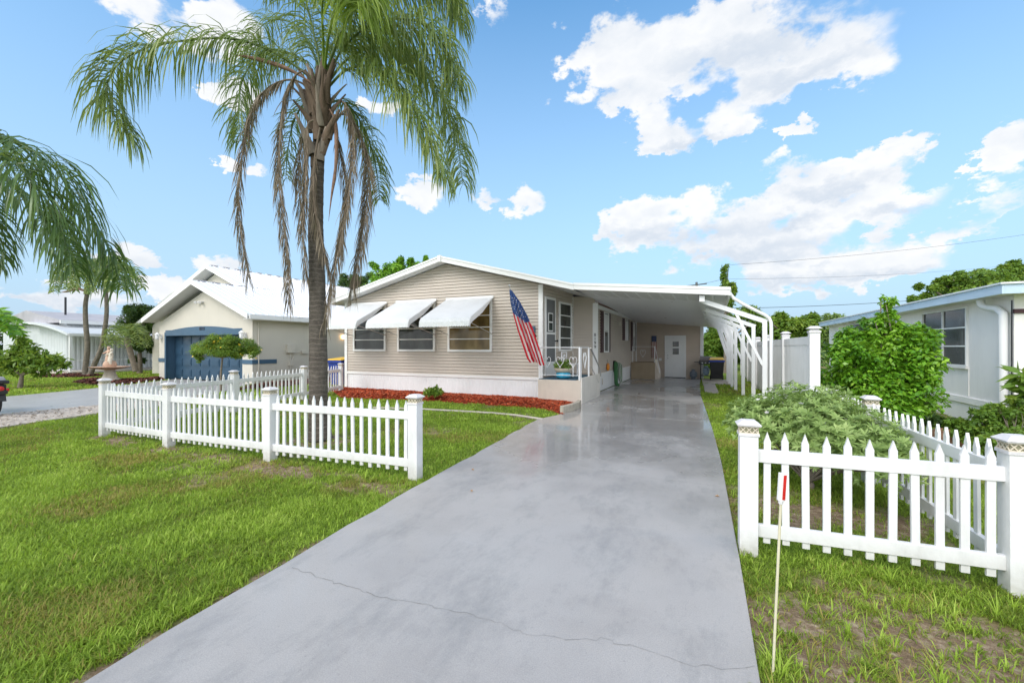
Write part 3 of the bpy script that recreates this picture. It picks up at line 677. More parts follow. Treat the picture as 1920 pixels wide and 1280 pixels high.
# ================================================================ STORAGE ROOM at the end of the carport
sh = thing('storage_room', 'taupe sided storage room wall closing the far end of the carport', 'shed', (-2, 23, 0))
EN = Wall((-3.45, 23.0), (-.34, 23.0)); zt = lambda a: 3.06-.0905*a
b = MB(); lap(EN, b, .0, 3.04, lambda z: 0, lambda z: EN.L if z < 2.74 else max(0, (3.06-z)/.0905)); b.build('wall', SIDING2, sh)
b = MB(); b.prism([(-3.44,23.02,0),(-.36,23.02,0),(-.36,23.02,2.72),(-3.44,23.02,3.0)], (0,3,0)); b.build('wall_core', SIDING2, sh)
b = MB(); EN.box(b, EN.L-.02, EN.L+.13, 0, 2.68, -.12, .04); EN.box(b, 0, .06, 0, 2.95, 0, .03); b.build('corner_trim', TRIMW, sh)
d0, d1 = EN.px(1249), EN.px(1283.5); b = MB(); EN.box(b, d0-.07, d0, 0, 2.05, .015, .05); EN.box(b, d1, d1+.07, 0, 2.05, .015, .05); EN.box(b, d0-.07, d1+.07, 2.05, 2.12, .015, .05); b.build('door_frame', TRIMW, sh)
b = MB(); EN.box(b, d0, d1, .03, 2.05, .01, .04); do = b.build('door', DOORW, sh)
b = MB(); wa, wb = EN.px(1261.5), EN.px(1273); EN.box(b, wa-.03, wb+.03, EN.z(1267,664)-.03, EN.z(1267,640)+.03, .035, .055); EN.box(b, wa, wb, 1.49, 1.52, .05, .06); f = b.build('door_window', TRIMW, do)
b = MB(); EN.box(b, wa, wb, EN.z(1267,664), 1.48, .05, .062); EN.box(b, wa, wb, 1.55, EN.z(1267,640), .05, .062); b.build('pane', GLASS, f)
b = MB()
for z in (.98, 1.12): b.lathe(EN.pt(d0+.08, z, .04), [(.03,0),(.03,.01),(.012,.012),(.012,.03),(.028,.035),(.025,.06)], 10, axis=EN.n)
b.build('handle', STEEL, do)
b = MB(); q = EN.px(1240); EN.box(b, q-.12, q+.02, EN.z(1240,676), EN.z(1240,671), .015, .06); b.build('outlet_box', DOORW, sh)
b = MB(); EN.box(b, d0-.05, d1+.05, .0, .03, .02, .12); b.build('threshold', BRASS, sh)
# flag coloured wooden plaque on that wall
q0, q1 = EN.px(1222), EN.px(1231); zt_, zm, zb_ = EN.z(1226,629.5), EN.z(1226,640.5), EN.z(1226,671)
pq = thing('flag_plaque', 'upright wooden flag plaque in faded stripes on the taupe wall', 'wall decoration', EN.pt(q0, 1, .1))
b = MB(); EN.box(b, q0, q1, zm, zt_, .02, .05); b.build('star_field', mat('faded_navy', (.05,.07,.15), .7, .2, 8, .2, .1), pq)
b = MB(); k = 7
for i in range(k): a0_ = q0+(q1-q0)*i/k; EN.box(b, a0_, q0+(q1-q0)*(i+1)/k, zb_, zm, .02, .047, i % 2)
b.build('stripes', [mat('faded_red', (.30,.05,.05), .7, .2, 8, .2, .1), mat('faded_white', (.6,.56,.5), .7, .1, 8, .2, .1)], pq)
# ================================================================ FRONT PORCH
pc = thing('porch', 'beige concrete entry porch with white heart patterned railing', 'porch', (-3.9, 11.6, 0))
b = MB(); b.prism([(-4.40,11.33,-.05),(-3.16,11.33,-.05),(-3.14,13.55,-.05),(-3.44,13.95,-.05),(-4.2,13.95,-.05)], (0,0,.68)); b.build('slab', CONC, pc, bevel=.012)
b = MB(); b.prism([(-4.38,11.35,.63),(-3.3,11.35,.63),(-3.3,13.5,.63),(-4.2,13.9,.63)], (0,0,.015)); b.build('mat', mat('dark_blue_mat', (.03,.08,.12), .9, .2, 9, 0, .3), pc)
b = MB(); b.box(-3.165,-3.12,11.34,13.5,-.03,.70); b.build('side_panel', mat('stair_panel', (.66,.63,.58), .6, .06, 2, .4, .15), pc, bevel=.01)
for i in range(3):
    b = MB(); b.box(-3.13,-3.12+.005,12.2,12.3,.1,.2) if False else None
rl = MB(); RH = .89
fx0, fx1, fy = -4.36, -3.2, 11.38
rl.tube([(fx0,fy,.64+RH),(fx1,fy,.64+RH)], .014, 6); rl.tube([(fx0,fy,.64+.12),(fx1,fy,.64+.12)], .01, 6)
for x in (fx0,): rl.box(x-.012,x+.012,fy-.012,fy+.012,.64,.64+RH)
def heart(b, c, ex, s, r=.008):
    pts = []
    for i in range(25):
        t = 2*math.pi*i/24; x = 16*math.sin(t)**3/16; z = (13*math.cos(t)-5*math.cos(2*t)-2*math.cos(3*t)-math.cos(4*t))/16
        pts.append(Vector(c)+Vector(ex)*x*s*.62+V(0,0,1)*z*s)
    b.tube(pts, r, 5)
for i in range(3): heart(rl, (fx0+.22+.38*i, fy, .64+.50), (1,0,0), .17)
rl.build('railing', WHITE2, pc)
b = MB()
for y in (11.38, 11.5): b.box(-3.2-.022,-3.2+.022,y-.022,y+.022,.1,.64+RH)
b.box(-3.2-.022,-3.2+.022,12.35,12.39,.1,.64+RH); b.build('railing_post', WHITE2, pc)
b = MB(); b.tube([(-3.2,11.38,.64+RH),(-3.2,12.37,.64+RH)], .016, 6); heart(b, (-3.2,11.93,1.20), (0,1,0), .24, .014); b.build('side_rail', WHITE2, pc)
b = MB(); b.tube([(-3.15,12.4,1.52),(-3.13,13.2,1.02),(-3.11,13.45,.80),(-3.11,13.5,.62)], .02, 8); b.tube([(-3.15,12.4,1.0),(-3.12,13.3,.42)], .012, 6); b.build('handrail', STEEL, pc, smooth=True)
# ---- things standing on the porch
pt = thing('potted_plant', 'leafy plant in a cream bowl on a turquoise pot on the porch', 'potted plant', (-3.78, 11.75, .645))
b = MB(); b.lathe((-3.78,11.75,.645), [(.13,0),(.2,.03),(.225,.09),(.2,.15),(.19,.17)], 24); b.build('pot', TURQ, pt, smooth=True)
b = MB(); b.lathe((-3.78,11.75,.81), [(.14,0),(.24,.05),(.27,.13),(.25,.13),(.2,.08)], 24); b.build('bowl', CREAM, pt, smooth=True)
PLANTS_TODO = [(pt, (-3.78, 11.75, 1.08), (.33,.3,.22))]
gc = thing('garden_chair', 'white painted chair back below the entry window behind the porch plant', 'chair', (-3.95, 13.2, .645))
b = MB(); b.box(-4.12,-4.08,12.55,13.1,.645,1.33); b.box(-4.12,-4.08,13.05,13.09,.645,1.33)
b = MB()
for y in (12.6, 13.1): b.box(-4.12,-4.09,y-.015,y+.015,.645,1.40)
b.box(-4.12,-4.09,12.6,13.1,1.36,1.40); b.box(-4.12,-4.09,12.6,13.1,1.02,1.05); heart(b, (-4.1,12.85,1.22), (0,1,0), .12, .012); b.build('backrest', WHITE, gc)
b = MB(); b.box(-4.12,-3.72,12.6,13.1,1.0,1.03); b.build('seat', WHITE, gc)
for x, y in ((-3.75,12.62),(-3.75,13.08)):
    b = MB(); b.box(x-.015,x+.015,y-.015,y+.015,.645,1.0); b.build('leg', WHITE, gc)
# ---- second porch by the storage room
p2 = thing('side_porch', 'tan concrete steps with white heart railing at the back of the carport', 'porch', (-3, 22, 0))
y0 = 21.3; xa, xb = -3.42, onY(1228, 700, y0).x
b = MB(); b.box(xa, xb, y0, 22.5, 0, .80); b.build('slab', mat('tan_concrete', (.36,.28,.19), .8, .08, 3, .3, .3), p2, bevel=.01)
xc = onY(1235, 700, y0).x; b = MB(); b.prism([(xb,y0,0),(xc,y0,0),(xc,y0,.35),(xb,y0,.95)], (0,1.1,0)); b.build('stair_wing', CONC, p2, bevel=.01)
b = MB(); z = .80
for x in (xa+.08, xb-.02): b.box(x-.014,x+.014,y0+.02,y0+.05,z,z+.78)
b.tube([(xa+.08,y0+.035,z+.76),(xb-.02,y0+.035,z+.76)], .012, 6); heart(b, ((xa+xb)/2, y0+.035, z+.45), (1,0,0), .2, .01)
b.tube([(xb,y0+.04,z+.78),(xc+.02,y0+.04,.55),(xc+.04,y0+.04,.3)], .014, 6); b.build('railing', WHITE2, p2)
pf = thing('flower_pot', 'small white pot with red green plant beside the back steps', 'potted plant', tuple(G(1195, 708)))
g0 = G(1196, 708.5); b = MB(); b.lathe(g0, [(.09,0),(.13,.2),(.14,.2),(.12,.19)], 16); b.build('pot', WHITE, pf, smooth=True)
PLANTS_TODO.append((pf, (g0.x, g0.y, .36), (.2,.2,.17)))
# ---- hose, ornament
g0 = G(1148, 728); X0 = -3.36
hz = thing('garden_hose', 'green and white garden hose coiled on a black hanger by the skirting', 'hose', (X0, SW.pt(SW.px(1150),0).y, 0))
yh = SW.pt(SW.px(1150), 0).y
b = MB(); b.box(-3.43, -3.34, yh-.16, yh+.0, .55, 1.0); b.build('hanger', BLACK, hz, bevel=.02)
b = MB(); b.tube([(X0+.02,yh-.1,.95),(X0+.04,yh-.18,.6),(X0+.06,yh-.2,.1),(X0+.12,yh-.1,.02)], .075, 8); b.build('cover', mat('green_cloth', (.04,.14,.05), .8, .3, 8, 0, .3), hz, smooth=True)
b = MB()
for k in range(6):
    r1, r2 = .30+.02*k, .13+.012*k; pts = [(X0+.02+.018*k+.01*math.sin(3*t), yh+.55+1.5*r2*math.sin(t), .60+r1*math.cos(t)-.03*k) for t in np.linspace(0, 6.28, 22)]
    b.tube(pts, .017, 6, m=k % 2)
b.build('coil', [mat('green_hose', (.03,.15,.05), .4, .2, 8), mat('pale_hose', (.5,.52,.46), .5, .1, 8)], hz, smooth=True)
yo = SW.pt(SW.px(1137), 0).y
oo = thing('wall_ornament', 'round orange ornament hanging on the beige side wall', 'ornament', (-3.4, yo, .7))
b = MB(); b.lathe((-3.42, yo, .80), [(.02,0),(.13,.0),(.15,.03),(.12,.07),(.03,.09)], 20, axis=(1,0,0)); b.build('disc', ORANGE, oo, smooth=True)
b = MB(); b.tube([(-3.40, yo, .95), (-3.42, yo, 1.08)], .006, 5); b.build('hanger', BRASS, oo)
# ---- wheelie bins
def bin_(x, y, rz, body, lid, label, group=None, s=1.0):
    t = thing('wheelie_bin', label, 'bin', (x, y, 0), group)
    b = MB(); w0, w1, h = .24*s, .31*s, .95*s
    b.hexa([(-w0,-w0,.06),(w0,-w0,.06),(w0,w0,.06),(-w0,w0,.06),(-w1,-w1*1.1,h),(w1,-w1*1.1,h),(w1,w1*1.1,h),(-w1,w1*1.1,h)])
    ob = [b.build('body', body, None, bevel=.03)]
    b = MB(); b.box(-w1-.02, w1+.02, -w1*1.1-.03, w1*1.1+.02, h-.10, h-.005); ob.append(b.build('rim', DKBLUE, None, bevel=.01))
    b = MB(); b.hexa([(-w1-.03,-w1*1.1-.05,h),(w1+.03,-w1*1.1-.05,h),(w1+.03,w1*1.1+.02,h),(-w1-.03,w1*1.1+.02,h),(-w1+.04,-w1*1.0,h+.05),(w1-.04,-w1*1.0,h+.05),(w1-.04,w1*1.0,h+.11),(-w1+.04,w1*1.0,h+.11)]); ob.append(b.build('lid', lid, None, bevel=.02))
    b = MB(); b.tube([(-w1, w1*1.1+.07, h-.03), (w1, w1*1.1+.07, h-.03)], .016, 8); ob.append(b.build('handle', BLACK, None))
    for sx in (-1, 1):
        b = MB(); b.lathe((sx*(w0+.0), w0+.02, .11), [(.02,0),(.11,.0),(.11,.05),(.02,.05)], 16, axis=(sx,0,0)); ob.append(b.build('wheel', RUBBER, None))
    for o in ob:
        o.data.transform(Matrix.Translation((x,y,0)) @ Matrix.Rotation(rz, 4, 'Z')); adopt(o, t)
g0 = G(1344, 713); bin_(g0.x, g0.y+.25, 0.0, BLACK, YELLOW, 'black wheelie bin with a yellow lid at the carport corner')
g0 = onY(620, 700, 13.2); bin_(-13.3, 12.6, .1, DKBLUE, YELLOW, 'blue wheelie bin with a yellow lid between the two houses', s=1.08)
bin_(-12.7, 13.2, .1, BLACK, BLACK, 'all black wheelie bin behind the blue one by the house corner', s=1.02)
# ---- gas grill and tanks
g0 = G(1321, 711); gx, gy = g0.x+.05, g0.y+.2
gr = thing('gas_grill', 'black gas barbecue with a closed grey lid beside the yellow lidded bin', 'grill', (gx, gy, 0))
b = MB()
for sx in (-1,1):
    for sy in (-1,1): b.box(gx+sx*.22-.02, gx+sx*.22+.02, gy+sy*.18-.02, gy+sy*.18+.02, 0, .75)
b.box(gx-.24, gx+.24, gy-.2, gy+.2, .16, .19); b.build('cart', BLACK, gr)
b = MB(); b.box(gx-.30, gx+.34, gy-.24, gy+.24, .72, .88); b.build('firebox', BLACK, gr, bevel=.02)
b = MB(); n_ = 10; arc = [(gy-.24+.48*(1-math.cos(math.pi*i/n_))/2, .88+.22*math.sin(math.pi*i/n_)) for i in range(n_+1)]; b.prism([(gx-.26, y, z) for y, z in arc], (.54,0,0)); b.build('lid', mat('grill_cover', (.20,.18,.17), .7, .2, 5), gr)
b = MB(); b.box(gx-.5, gx-.31, gy-.2, gy+.2, .80, .83); b.build('side_shelf', BLACK, gr)
for k in range(3):
    b = MB(); b.lathe((gx-.15+.15*k, gy-.24, .79), [(.025,0),(.025,.03)], 10, axis=(0,-1,0)); b.build('knob', STEEL, gr)
def tank(x, y, z, m, label, r=.15):
    t = thing('gas_cylinder', label, 'gas cylinder', (x, y, z))
    b = MB(); b.lathe((x,y,z+.03), [(.10,0),(r,.06),(r,.26),(.10,.33),(.03,.35)], 20); b.build('body', m, t, smooth=True)
    b = MB(); b.lathe((x,y,z+.35), [(.08,0),(.085,.09),(.075,.09),(.07,.0)], 14); b.build('collar', m, t)
    b = MB(); b.lathe((x,y,z), [(.1,0),(.1,.05)], 14); b.build('foot_ring', m, t)
    b = MB(); b.lathe((x,y,z+.35), [(.02,0),(.02,.06),(.035,.06),(.035,.08)], 10); b.build('valve', BRASS, t)
tank(gx+.02, gy-.02, .20, mat('tank_blue_white', (.38,.50,.62), .4, .3, 6), 'pale blue gas cylinder on the lower shelf of the barbecue')
g0 = G(1300, 709); tank(g0.x, g0.y, .0, mat('tank_grey', (.16,.19,.23), .4, .3, 8), 'dark grey gas cylinder on the ground at the foot of the corner trim', .17)
# ---- the flag
fl = thing('flag', 'red white and blue striped flag hanging from a slanted pole on the house corner', 'flag', P(1003, 634, 12.2))
base = P(1004, 630, 12.42); tip = P(955, 537, 11.6)
b = MB(); b.tube([base, tip], .013, 8); b.lathe(tip, [(.012,0),(.03,.015),(.03,.04),(.008,.055)], 10); b.build('pole', mat('flag_pole_wood', (.5,.5,.5), .4, .1, 9), fl, smooth=True)
b = MB(); b.tube([base-(tip-base).normalized()*.03, base+(tip-base).normalized()*.1], .03, 8); b.build('bracket', BRASS, fl)
# cloth: rows run down the hanging length, columns across the gathered hoist
Lp = [(955,543),(957,566),(963,592),(971,620),(981,650),(988,670),(993,677)]; Rp = [(959,543),(975,566),(989,592),(999,616),(1009,646),(1016,668),(1021,685)]
def sp(pts, t):
    x = t*(len(pts)-1); i = min(int(x), len(pts)-2); f = x-i; return ((pts[i][0]*(1-f)+pts[i+1][0]*f), (pts[i][1]*(1-f)+pts[i+1][1]*f))
nu, nv = 39, 44; b = MB()
for j in range(nv+1):
    t = j/nv; l, r = sp(Lp, t), sp(Rp, t)
    for i in range(nu+1):
        s = i/nu; px = l[0]+(r[0]-l[0])*s; py = l[1]+(r[1]-l[1])*s + 2.2*math.sin(s*9+1)*t
        d = 11.65 + .45*t*.4 + .085*math.sin(s*16+t*2.5)*min(1, t*2.5) + .04*math.sin(s*31+t*5)*t
        b.v.append(tuple(P(px, py, d)))
for j in range(nv):
    for i in range(nu):
        s = (i+.5)/nu; t = (j+.5)/nv; b.f.append((j*(nu+1)+i, j*(nu+1)+i+1, (j+1)*(nu+1)+i+1, (j+1)*(nu+1)+i))
        st = int(s*9+.2*math.sin(t*6)); b.m.append(2 if (t < .42 and s > -.1 and t < .30+.16*(s)) else (0 if st % 2 == 0 else 1))
def star(b, c, r, ex, ez):
    pts = []
    for k in range(10): q = math.pi/2+k*math.pi/5; rr = r if k % 2 == 0 else r*.42; pts.append(c+ex*math.cos(q)*rr+ez*math.sin(q)*rr)
    b.poly(pts, 1)
R3 = Vector((CT, ST, 0)); F3 = Vector((-ST, CT, 0))
for k in range(34):
    t = .10+.27*(k/33)**.8; s = .12+.76*((k*0.618) % 1); j = int(t*nv); i = int(s*nu); c = Vector(b.v[j*(nu+1)+i]) - F3*.018; star(b, c, .017, (R3*.85+V(0,0,-.3)).normalized(), (V(0,0,.95)+R3*.3).normalized())
def cloth(nm, c):
    n = N(nm); n.set(color=n.mix(n.rng(n.noise(25, 3), .3, .7, 0, .15), c, tuple(x*.7 for x in c[:3])+(1,)), rough=.75, spec=.2)
    tr = n.new('ShaderNodeBsdfTranslucent'); tr.inputs[0].default_value = c; mx_ = n.new('ShaderNodeMixShader'); mx_.inputs[0].default_value = .3
    n.link(n.b.outputs[0], mx_.inputs[1]); n.link(tr.outputs[0], mx_.inputs[2]); n.link(mx_.outputs[0], n.out.inputs[0]); return n.m
b.build('cloth', [cloth('flag_red', (.72,.03,.05,1)), cloth('flag_white', (.85,.82,.82,1)), cloth('flag_blue', (.07,.13,.33,1))], fl, smooth=False)
# ================================================================ GARAGE HOUSE (left)
gh = thing('garage_house', 'cream stucco house with a white metal roof and blue garage door', 'house', (-20.7, 11.8, 0))
gx0, gx1, gxm, gy0 = -24.5, -17.5, -20.75, 11.8; GW = Wall((gx0, gy0), (gx1, gy0))
dx0, dx1 = onY(310, 700, gy0).x, onY(454.5, 700, gy0).x      # opening incl. blue surround
ix0, ix1 = dx0+.0, dx1-.0; hz0 = GW.z(380, 618)
b = MB()
b.box(gx0, dx0, gy0, gy0+.25, -.05, 2.35); b.box(dx1, gx1, gy0, gy0+.25, -.05, 2.35)
top = [(gx0, gy0, 2.35), (gx1, gy0, 2.35), (gx1, gy0, 2.7), (gxm, gy0, 4.13), (gx0, gy0, 2.7)]; b.prism(top, (0,.25,0))
b.box(gx1-.25, gx1, gy0+.25, 26, -.05, 2.75); b.box(gx0, gx0+.25, gy0+.25, 26, -.05, 2.75)
b.build('wall', STUCCO, gh)
b = MB(); b.box(-29.9, gx0-.001, 14.05, 14.3, -.05, 2.8); b.prism([(-29.9,14.05,2.8),(-17.52,14.05,2.8),(-23.8,14.05,5.45)], (0,.25,0)); b.box(-29.9,-29.65,14.3,26,-.05,2.75); b.build('rear_wall', STUCCO, gh)
# blue surround with a shallow arch
b = MB(); zs = 2.12; zc_ = GW.z(380, 611.5); n_ = 14
arch = [(dx0-.02+(dx1-dx0+.04)*i/n_, gy0-.03, zs+.13+(zc_-zs-.13)*math.sin(math.pi*i/n_)**.8) for i in range(n_+1)]
b.prism([(dx1+.02, gy0-.03, zs-.04), (dx0-.02, gy0-.03, zs-.04)] + arch, (0,.029,0))
b.prism([(dx0,gy0+.0,2.10),(dx1,gy0+.0,2.10),(dx1,gy0+.0,2.349),(dx0,gy0+.0,2.349)], (0,.24,0))
b.box(dx0-.02, dx0+.09, gy0-.03, gy0-.001, -.04, zs-.04); b.box(dx0+.001, dx0+.02, gy0, gy0+.42, -.04, 2.10); b.box(dx1-.02, dx1-.001, gy0, gy0+.42, -.04, 2.10)
b.build('door_surround', BLUETRIM, gh)
b = MB(); Y = gy0+.40; b.box(dx0+.02, dx1-.02, Y, Y+.04, 0, 2.13)
nc, nr = 8, 4
pw = (dx1-dx0-.04)/nc; ph = 2.1/nr
for r_ in range(nr):
    for c_ in range(nc):
        x0 = dx0+.02+pw*c_; z0_ = .02+ph*r_
        b.box(x0+.07, x0+pw-.07, Y-.022, Y-.0005, z0_+.09, z0_+ph-.09)
        b.box(x0+.13, x0+pw-.13, Y-.034, Y-.0225, z0_+.15, z0_+ph-.15)
    b.box(dx0+.02, dx1-.02, Y-.006, Y-.0004, z0_-.008, z0_+.008)
b.build('garage_door', BLUE, gh, bevel=.006)
b = MB(); b.box(gx0-.02, dx0-.03, gy0-.03, gy0-.001, .82, 1.0); b.build('trim_band', BLUETRIM, gh); b = MB(); b.box(dx1+.03, gx1+.03, gy0-.03, gy0-.001, .82, 1.0); b.box(gx1+.001, gx1+.03, gy0-.001, 12.9, .82, 1.0); b.build('trim_band', BLUETRIM, gh)
text('8193', .20, mat('plate_dark', (.04,.04,.06), .5, .1, 9), 'house_number', gh, (onY(378.5, 616, gy0-.04).x, gy0-.04, GW.z(378.5, 616.5)), (1,0,0))
# roofs: garage gable in front, larger gable behind, same right eave
def gable_roof(x0, x1, xm, ze, zr, y0, y1, th=.10):
    r = MB(); r.prism([(x0,y0,ze),(xm,y0,zr),(x1,y0,ze),(x1,y0,ze-th),(xm,y0,zr-th),(x0,y0,ze-th)], (0,y1-y0,0)); o = r.build('roof', ROOFW, gh)
    f = MB()
    for a_, c_ in (((x0,ze),(xm,zr)), ((xm,zr),(x1,ze))):
        f.prism([(a_[0],y0-.04,a_[1]+.01),(c_[0],y0-.04,c_[1]+.01),(c_[0],y0-.04,c_[1]-.2),(a_[0],y0-.04,a_[1]-.2)], (0,.039,0))
    f.build('fascia', TRIMW, o)
    s = MB()                                   # standing seams
    for sx, xe in ((1,x1),(-1,x0)):
        yy = y0+.3
        while yy < y1: s.beam((xm, yy, zr+.012), (xe, yy, ze+.012), .03, .03, (0,0,1)); yy += .30
    s.build('seam', ROOFW, o); s = MB(); yy = y0+.2
    while yy < y1: s.box(xm-.10, xm+.10, yy, yy+.34, zr-.02, zr+.02); yy += .62
    s.build('ridge_vent', GREYROOF, o)
    s = MB(); s.box(x0, x1, y0, y0+.5, ze-.2, ze-.19) if False else s.poly([(x0,y0,ze-.17),(xm,y0,zr-.17),(xm,y0+.6,zr-.17),(x0,y0+.6,ze-.17)]); s.poly([(xm,y0,zr-.17),(x1,y0,ze-.17),(x1,y0+.6,ze-.17),(xm,y0+.6,zr-.17)]); s.build('soffit', PANELW, o)
    return o
gable_roof(-24.95, -17.05, -20.9, 2.90, 4.53, 11.3, 14.6)
rr = gable_roof(-30.6, -17.05, -23.8, 2.90, 5.83, 13.55, 26.4)
b = MB(); b.box(-17.10,-16.98,11.35,26.4,2.70,2.88); b.box(-17.5,-17.0,11.4,26.4,2.68,2.70); b.build('gutter', TRIMW, gh)
b = MB(); GW.box(b, 3.30, 3.62, 3.55, 3.62, 0, .10); 
for s_ in (3.28, 3.62): b.lathe(GW.pt(s_, 3.60, .12), [(.03,0),(.075,.08),(.07,.09)], 12, axis=(0,-.8,-.6))
b.build('floodlight', WHITE, gh)
def lantern(x, z):
    b = MB(); b.box(x-.06,x+.06,gy0-.03,gy0-.001,z-.1,z+.1); b.tube([(x,gy0-.02,z+.06),(x,gy0-.12,z+.16),(x,gy0-.18,z+.12)], .015, 6)
    b.lathe((x,gy0-.18,z-.16), [(.03,0),(.08,.04),(.10,.24),(.13,.25),(.02,.36)], 8); b.build('lantern', WHITE, gh)
lantern(onY(303, 640, gy0).x, 2.05); lantern(onY(461, 640, gy0).x, 2.05)
GS = Wall((gx1, gy0), (gx1, 26))
b = MB(); q = GS.px(543); GS.box(b, q-.18, q+.22, 1.55-.28, 1.55+.12, .0, .12); b.tube([GS.pt(q,1.3,.05), GS.pt(q,.05,.05)], .02, 6); b.build('meter_box', BEIGEP, gh, bevel=.01)
b = MB(); q = GS.px(568); GS.box(b, q-.12, q+.22, 1.22, 1.36, 0, .08); b.tube([GS.pt(q-.2,1.33,.04), GS.pt(q-.5,1.2,.04), GS.pt(q-.62,.9,.04)], .018, 6); GS.box(b, q-.78, q-.55, .68, .90, 0, .08); b.build('conduit', BEIGEP, gh)
b = MB(); b.tube([GS.pt(.25,2.6,.03), GS.pt(.25,.1,.03)], .025, 6); b.build('downpipe', STUCCO, gh)
q = GS.px(641); b = MB(); b.lathe(GS.pt(q, 1.95, .1), [(.03,0),(.09,.05),(.1,.15),(.04,.22)], 10)
lm = N('lit_lamp'); lm.set(color=(1,.8,.5,1)); lm.b.inputs['Emission Color'].default_value = (1,.62,.28,1); lm.b.inputs['Emission Strength'].default_value = 2.5; b.build('wall_lamp', lm.m, gh)
# ================================================================ RIGHT HOUSE
rh = thing('stucco_house', 'white stucco house with pale blue fascia and a fat white drainpipe', 'house', (6, 11, 0))
RX, RY = 5.07, 10.9; RSW = Wall((RX, 24), (RX, RY)); RFW = Wall((RX, RY), (14, RY))
b = MB(); b.prism([(RX,RY,-.05),(14,RY,-.05),(14,24,-.05),(RX,24,-.05)], (0,0,2.62)); b.build('wall', STUCCO2, rh)
b = MB(); b.box(RX-.035, RX-.001, RY-.02, 24, .33, .47); b.box(RX-.02, RX-.001, RY-.02, 24, .12, .33) if False else None; b.build('ledge', STUCCO2, rh, bevel=.008)
b = MB(); FAS = mat('pale_blue_fascia', (.52,.66,.80), .5, .05, 2, .2, .05)
b.box(4.73,4.765,10.5,24.2,2.49,2.66); b.box(4.766,14,10.5,10.535,2.49,2.66); b.build('fascia', FAS, rh)
b = MB(); b.prism([(4.70,10.46,2.66),(14,10.46,2.66),(14,10.46,2.72),(4.70,10.46,2.69)], (0,13.8,0)); b.build('roof', ROOFW, rh)
b = MB(); b.prism([(4.765,10.535,2.50),(14,10.535,2.50),(14,24.2,2.50),(4.765,24.2,2.50)], (0,0,.02)); b.build('soffit', STUCCO2, rh)
sa = lambda p: RSW.px(p)
wa, wb = sa(1733), sa(1814.5); wz0, wz1 = RSW.z(1812, 684), RSW.z(1812, 578); hh = (wz1-wz0)/3; wm = sa(1767)
wm = (wa+wb)/2
window(RSW, wa, wb, wz0, wz1, rh, rows=[wz0+hh, wz0+2*hh], cols=[wm], pane=GLASSD, fr=.035, o=.0)
b = MB(); RSW.box(b, wa-.03, wb+.06, wz0-.08, wz0-.04, 0, .06); b.build('sill', STUCCO2, rh)
wa, wb = sa(1610), sa(1632); window(RSW, wa-.9, wb, wz0+.1, wz1, rh, rows=[wz0+hh, wz0+2*hh], pane=GLASSD, fr=.035, o=0)
b = MB(); b.box(RX-.015, RX-.001, RSW.pt(sa(1816),0).y-.03, RSW.pt(sa(1816),0).y, .48, wz0-.08); b.build('batten', STUCCO2, rh)
dp = MB(); xq = RX-.09; yq = RY+.12
dp.tube([(4.9,11.55,2.47),(4.9,11.55,2.40),(4.92,11.5,2.34),(4.96,11.4,2.30),(xq,11.2,2.27),(xq,yq+.1,2.22),(xq,yq,2.16),(xq,yq,2.05),(xq,yq,.0)], .062, 14); dp.build('drainpipe', WHITE, rh, smooth=True)
b = MB(); b.tube([(RX-.03,RY+.0,2.4),(RX-.03,RY+.0,.0)], .012, 6); b.build('cable', BRASS, rh)
b = MB(); q = onY(1912, 583, RY).x; b.box(q-.09, q+.1, RY-.04, RY-.001, RFW.z(1912,587), RFW.z(1912,579)); b.build('vent', MAROON, rh)
# ================================================================ FAR LEFT WHITE HOME
lh = thing('white_mobile_home', 'long white ribbed mobile home with a grey roof and arched carport', 'house', (-37, 12, 0))
LM = mat('white_ribbed_metal', (.62,.65,.67), .5, .05, 1, .3, .05)
LW = Wall((-37, 30), (-37, 12)); b = MB(); ribbed(Wall((-36.4,12.6),(-36.4,32)), b, 0, 19, 0, 2.9, .22, .05, .07); b.build('wall', LM, lh)
b = MB(); b.box(-46,-36.46,12.6,34,0,3.05); b.build('wall_core', LM, lh)
b = MB(); ribbed(Wall((-46,12.6),(-36.4,12.6)), b, 0, 9.6, 0, 3.0, .22, .05, .07); b.build('wall', LM, lh)
b = MB(); b.prism([(-46.5,12.2,3.0),(-36.2,12.2,3.05),(-36.2,12.2,3.2),(-41,12.2,3.95),(-46.5,12.2,3.2)], (0,22,0)); b.build('roof', GREYROOF, lh)
b = MB()
for y_ in (17, 21.5): b.box(-38.4,-38.1,y_,y_+.6,3.55,3.64)
b.tube([(-39.5,13.6,3.7),(-39.5,13.6,4.9)], .06, 8); b.build('roof_vent', BRASS, lh)
b = MB(); b.box(-36.2,-36.1,12.2,34,2.98,3.2); b.build('fascia', TRIMW, lh)
b = MB(); n_ = 12
arc = [(-40.2+6.3*i/n_, 2.30+.85*math.sin(math.pi/2*(1-(i/n_)))**.9) for i in range(n_+1)]
b.prism([(x, 11.8, z) for x, z in arc]+[(x, 11.8, z-.14) for x, z in arc[::-1]], (0, 18, 0)); b.build('porch_roof', LM, lh)
b = MB(); b.box(-34.0,-33.85,11.8,30,2.18,2.34); b.build('porch_beam', TRIMW, lh)
for y_ in (11.9, 16.2, 20.5):
    b = MB(); b.box(-34.0,-33.88,y_-.06,y_+.06,0,2.2); b.build('column', TRIMW, lh)
b = MB(); b.box(-40,-33.7,11.7,30,-.05,.08); b.build('porch_slab', CONC2, lh)
b = MB(); b.box(-36.36,-36.3,17.6,18.7,1.75,2.2); b.build('window', BRASS, lh)
b = MB(); b.tube([(-33.95,12,.75),(-33.95,30,.75)], .02, 5); b.build('porch_rail', TRIMW, lh)
pcq = thing('patio_chair', 'pale grey plastic chair on the far white porch', 'chair', (-34.6, 17.6, .08))
